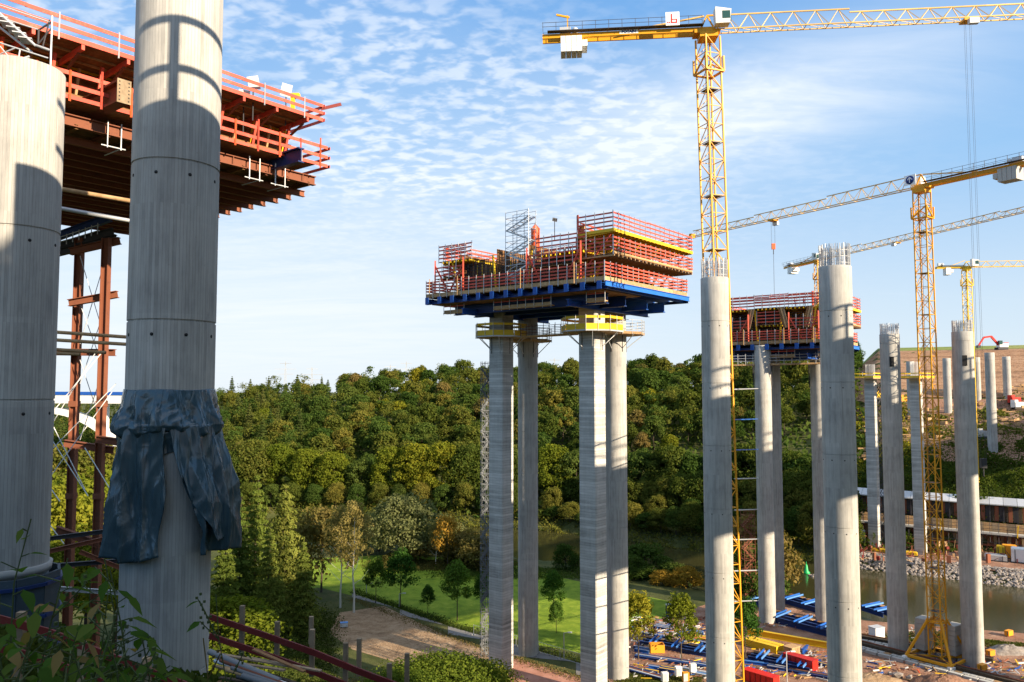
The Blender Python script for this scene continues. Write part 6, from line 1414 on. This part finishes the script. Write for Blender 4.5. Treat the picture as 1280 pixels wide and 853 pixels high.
# machines and materials on the terrace
for px, py, mt, lab in [(1062, 432, None, None), (1129, 505, 'orangecrate', 'orange machine on the terrace between the far columns'), (1268, 506, 'redbox', 'red machine at the foot of the brown slope'), (1118, 498, 'white', 'white container on the terrace left'), (1272, 512, 'white', 'white van shaped container on the terrace at the right edge'), (1228, 549, 'galv', 'pale round tank beside the rear crane tower foot'), (1098, 500, 'yellow', 'yellow machine on the terrace behind the slim far column')]:
    if mt is None: continue
    d = dirpx(px, py); Y = 300.
    for _ in range(40):
        k_ = Y/d.y; e = hgt(d.x*k_, Y)-(CZ+d.z*k_); Y -= e*2.
        Y = min(max(Y, 250), 360)
    c = Vector((d.x*k_, Y, hgt(d.x*k_, Y)+.3)); g = thing('machine', lab, 'machine', tuple(c)); box('body', c+Vector((0, 0, 1.6)), (4.5, 2.4, 2.2), mt, g, .3); box('cab', c+Vector((-1.2, 0, 3.1)), (1.7, 2, 1.0), mt, g, .3)
    for s_ in (-1, 1): box('track', c+Vector((0, s_*1.2, .35)), (4.8, .5, .8), 'darksteel', g, .3)
mb = MB()
for _ in range(200):
    px = random.uniform(1062, 1290); Y = random.uniform(300, 338); x = (px-CX)/F*Y; z = hgt(x, Y)+.3
    if random.random() < .5: mb.box((x, Y, z+.6), (random.uniform(.6, 3), 1, random.uniform(.5, 1.4)), random.random()*3)
    else: mb.bar((x, Y, z+.3), (x+random.uniform(-6, 6), Y+random.uniform(-1, 1), z+random.uniform(.3, 1)), .25)
info(mb.build('terrace_material', 'wood'), 'scattered timber and formwork on the hillside terrace', 'building material', None, 'stuff')

# ------------------------------------------------------------------ near slope: red board fence, tubes, blue formwork
g = thing('red_fence', 'low dark red board fence on grey wooden posts crossing the near slope', 'fence', tuple(W(370, 820, 22)), (0, 0, 0))
FPX = [(-20, 770, 14.0), (70, 782, 15.5), (150, 800, 17), (262, 774, 24.0)]
rail_top = [(262, 771, 24), (330, 794, 23.4), (395, 817, 22.8), (440, 836, 22.4), (492, 856, 22)]
for row, dy in ((0, 0), (1, 24)):
    for i in range(len(rail_top)-1):
        a, b = rail_top[i], rail_top[i+1]; beam('rail_board', W(a[0], a[1]+dy, a[2]), W(b[0]+3, b[1]+dy+1, b[2]), .05, .17, 'darkred', g)
for px, y0, y1, Y in [(301, 765, 815, 23.8), (345, 785, 825, 23.5), (389, 795, 840, 23.), (431, 812, 853, 22.6), (448, 806, 840, 24), (486, 838, 870, 22.2), (508, 825, 870, 23), (388, 778, 800, 26)]:
    a, b = W(px, y0, Y), W(px, y1, Y); box('fence_post', ((a.x+b.x)/2, Y+.1, (a.z+b.z)/2), (.13, .13, a.z-b.z+.3), 'post', g)
g = thing('red_fence', 'dark red board fence half hidden by weeds in front of the big column foot', 'fence', tuple(W(120, 800, 13)), (0, 0, 0))
rt = [(-15, 770, 13), (60, 790, 13.3), (130, 818, 13.4), (230, 856, 13.6)]
for dy in (0, 36):
    for i in range(3): a, b = rt[i], rt[i+1]; beam('rail_board', W(a[0], a[1]+dy, a[2]), W(b[0]+2, b[1]+dy+1, b[2]), .04, .12, 'darkred', g)
for px, y, Y in [(22, 775, 13.2), (100, 800, 13.3), (180, 832, 13.5)]: a = W(px, y, Y); box('fence_post', (a.x, Y+.1, a.z-.7), (.12, .12, 1.6), 'post', g)
for i in range(9):
    a, b = W(262+i*7, 815+i*5+(i % 2)*6, 20-i*.15), W(350+i*8, 852+i*4, 18.6-i*.15)
    o = tube('scaffold_tube', a, b, .055+.02*(i % 3 == 0), ('darkgalv', 'galv', 'rust', 'wood', 'darkgalv', 'darksteel', 'darkgalv', 'rust', 'wood')[i]); info(o, ('silvery', 'silvery', 'rusty', 'wooden', 'silvery', 'dark', 'silvery', 'rusty', 'wooden')[i]+' tube in the heap lying beside the big column foot', 'tube', 'heap of tubes by the column foot')
for i in range(9):
    a = W(262+random.uniform(0, 60), 812+i*5, 20.5-i*.1); b = a+Vector((random.uniform(1.5, 2.6), random.uniform(-1.2, -.4), random.uniform(-.3, .1))); o = beam('plank', a, b, .10, .035, random.choice(['post', 'ply', 'bark'])); info(o, 'weathered plank lying loose beside the big column foot', 'plank', 'planks by the column foot')
# blue formwork collar at the foot of the left column
zc_ = W(20, 728, 35).z; g = thing('column_formwork', 'blue steel formwork collar round the foot of the left column', 'formwork', (lx, ly, zc_-4))
for i in range(12):
    a = 2*math.pi*i/12; r_ = 2.25; c = (lx+r_*math.cos(a), ly+r_*math.sin(a), zc_-2.2); box('form_panel', c, (.12, 1.2, 4.4), 'paleblue2', g, a)
    for z in (-.4, -1.8, -3.4): box('waler', (lx+(r_+.12)*math.cos(a), ly+(r_+.12)*math.sin(a), zc_+z), (.14, 1.25, .14), 'deepblue', g, a)
me = lathe([(1.95, 0), (2.0, .35), (1.85, .36)], 48, 'plain_conc', 'collar_rim'); obj('collar_rim', me, g, (lx, ly, zc_))
for i, (x0, y0, x1, y1, mt) in enumerate([(50, 675, 150, 662, 'darksteel'), (50, 692, 155, 668, 'rust'), (60, 708, 165, 700, 'darksteel'), (100, 690, 175, 720, 'rust'), (60, 735, 160, 742, 'galv')]):
    o = beam('steel_beam', W(x0, y0, 48), W(x1, y1, 50), .22, .25, mt, None, 'ibeam'); info(o, ['topmost dark', 'second rusty', 'third dark', 'slanting rusty', 'lowest grey'][i]+' beam lying across the gap behind the left column', 'beam')

# ------------------------------------------------------------------ workers on the platforms
def person(p, yaw, label, vest='orange', lean=.1):
    g = thing('person', label, 'person', tuple(p), (0, 0, yaw)); B = Vector(p); Rm = Matrix.Rotation(yaw, 3, 'Z')
    J = [(0, 0, .95), (0, .0, 1.15), (0, lean*.4, 1.38), (0, lean*.5, 1.50), (0, lean*.7, 1.64),
         (.10, 0, .90), (.12, .06, .50), (.12, -.02, .08), (.12, .14, .04), (-.10, 0, .90), (-.14, -.08, .50), (-.14, -.16, .08), (-.14, 0, .04),
         (.19, lean*.4, 1.38), (.26, .06, 1.12), (.22, .28, .98), (-.19, lean*.4, 1.38), (-.27, .02, 1.12), (-.24, .22, .95)]
    E = [(0, 1), (1, 2), (2, 3), (3, 4), (0, 5), (5, 6), (6, 7), (7, 8), (0, 9), (9, 10), (10, 11), (11, 12), (2, 13), (13, 14), (14, 15), (2, 16), (16, 17), (17, 18)]
    rad = [.15, .14, .15, .06, .10, .10, .065, .045, .04, .10, .065, .045, .04, .07, .045, .035, .07, .045, .035]
    me = bpy.data.meshes.new('body'); me.from_pydata(J, E, []); me.materials.append(M['deepblue']); o = bpy.data.objects.new('body', me); o.location = B; o.rotation_euler = (0, 0, yaw); link(o, g)
    sk = o.modifiers.new('skin', 'SKIN')
    if not me.skin_vertices: raise RuntimeError('no skin layer')
    for i, r_ in enumerate(rad): me.skin_vertices[0].data[i].radius = (r_, r_)
    me.skin_vertices[0].data[0].use_root = True; sb_ = o.modifiers.new('sub', 'SUBSURF'); sb_.levels = 1; sb_.render_levels = 1
    v_ = lathe([(.17, 0), (.19, .2), (.20, .42), (.15, .52)], 12, vest, 'vest', True); obj('vest', v_, g, B+Rm @ Vector((0, lean*.25, .92)), (0, 0, yaw), (1.05, .75, 1))
    obj('face', lathe([(.02, -.12), (.08, -.08), (.095, .02), (.08, .1), (.02, .13)], 12, 'skin', 'face'), g, B+Rm @ Vector((0, lean*.7+.01, 1.65)), (0, 0, yaw))
    obj('helmet', lathe([(.15, 0), (.125, .015), (.12, .08), (.07, .14), (.01, .155)], 14, 'white', 'helmet'), g, B+Rm @ Vector((0, lean*.7, 1.69)), (0, 0, yaw))
    return g
M['skin'] = flat('skin', (.50, .30, .21))
for (P_, a, b, z, yw, lab, vs) in [(P1, 14.6, 1.0, 3.32, 2.2, 'worker in an orange vest standing beside the stair tower on the middle platform', 'orange'), (P2f, 8.0, 2.0, 8.02, 1., 'worker in an orange vest on top of the far platform, left one', 'orange'), (P2f, 6.2, 2.2, 8.02, 2.5, 'worker in a red vest on top of the far platform, right one', 'red')]:
    person(P_(a, b, z), yw, lab, vs)
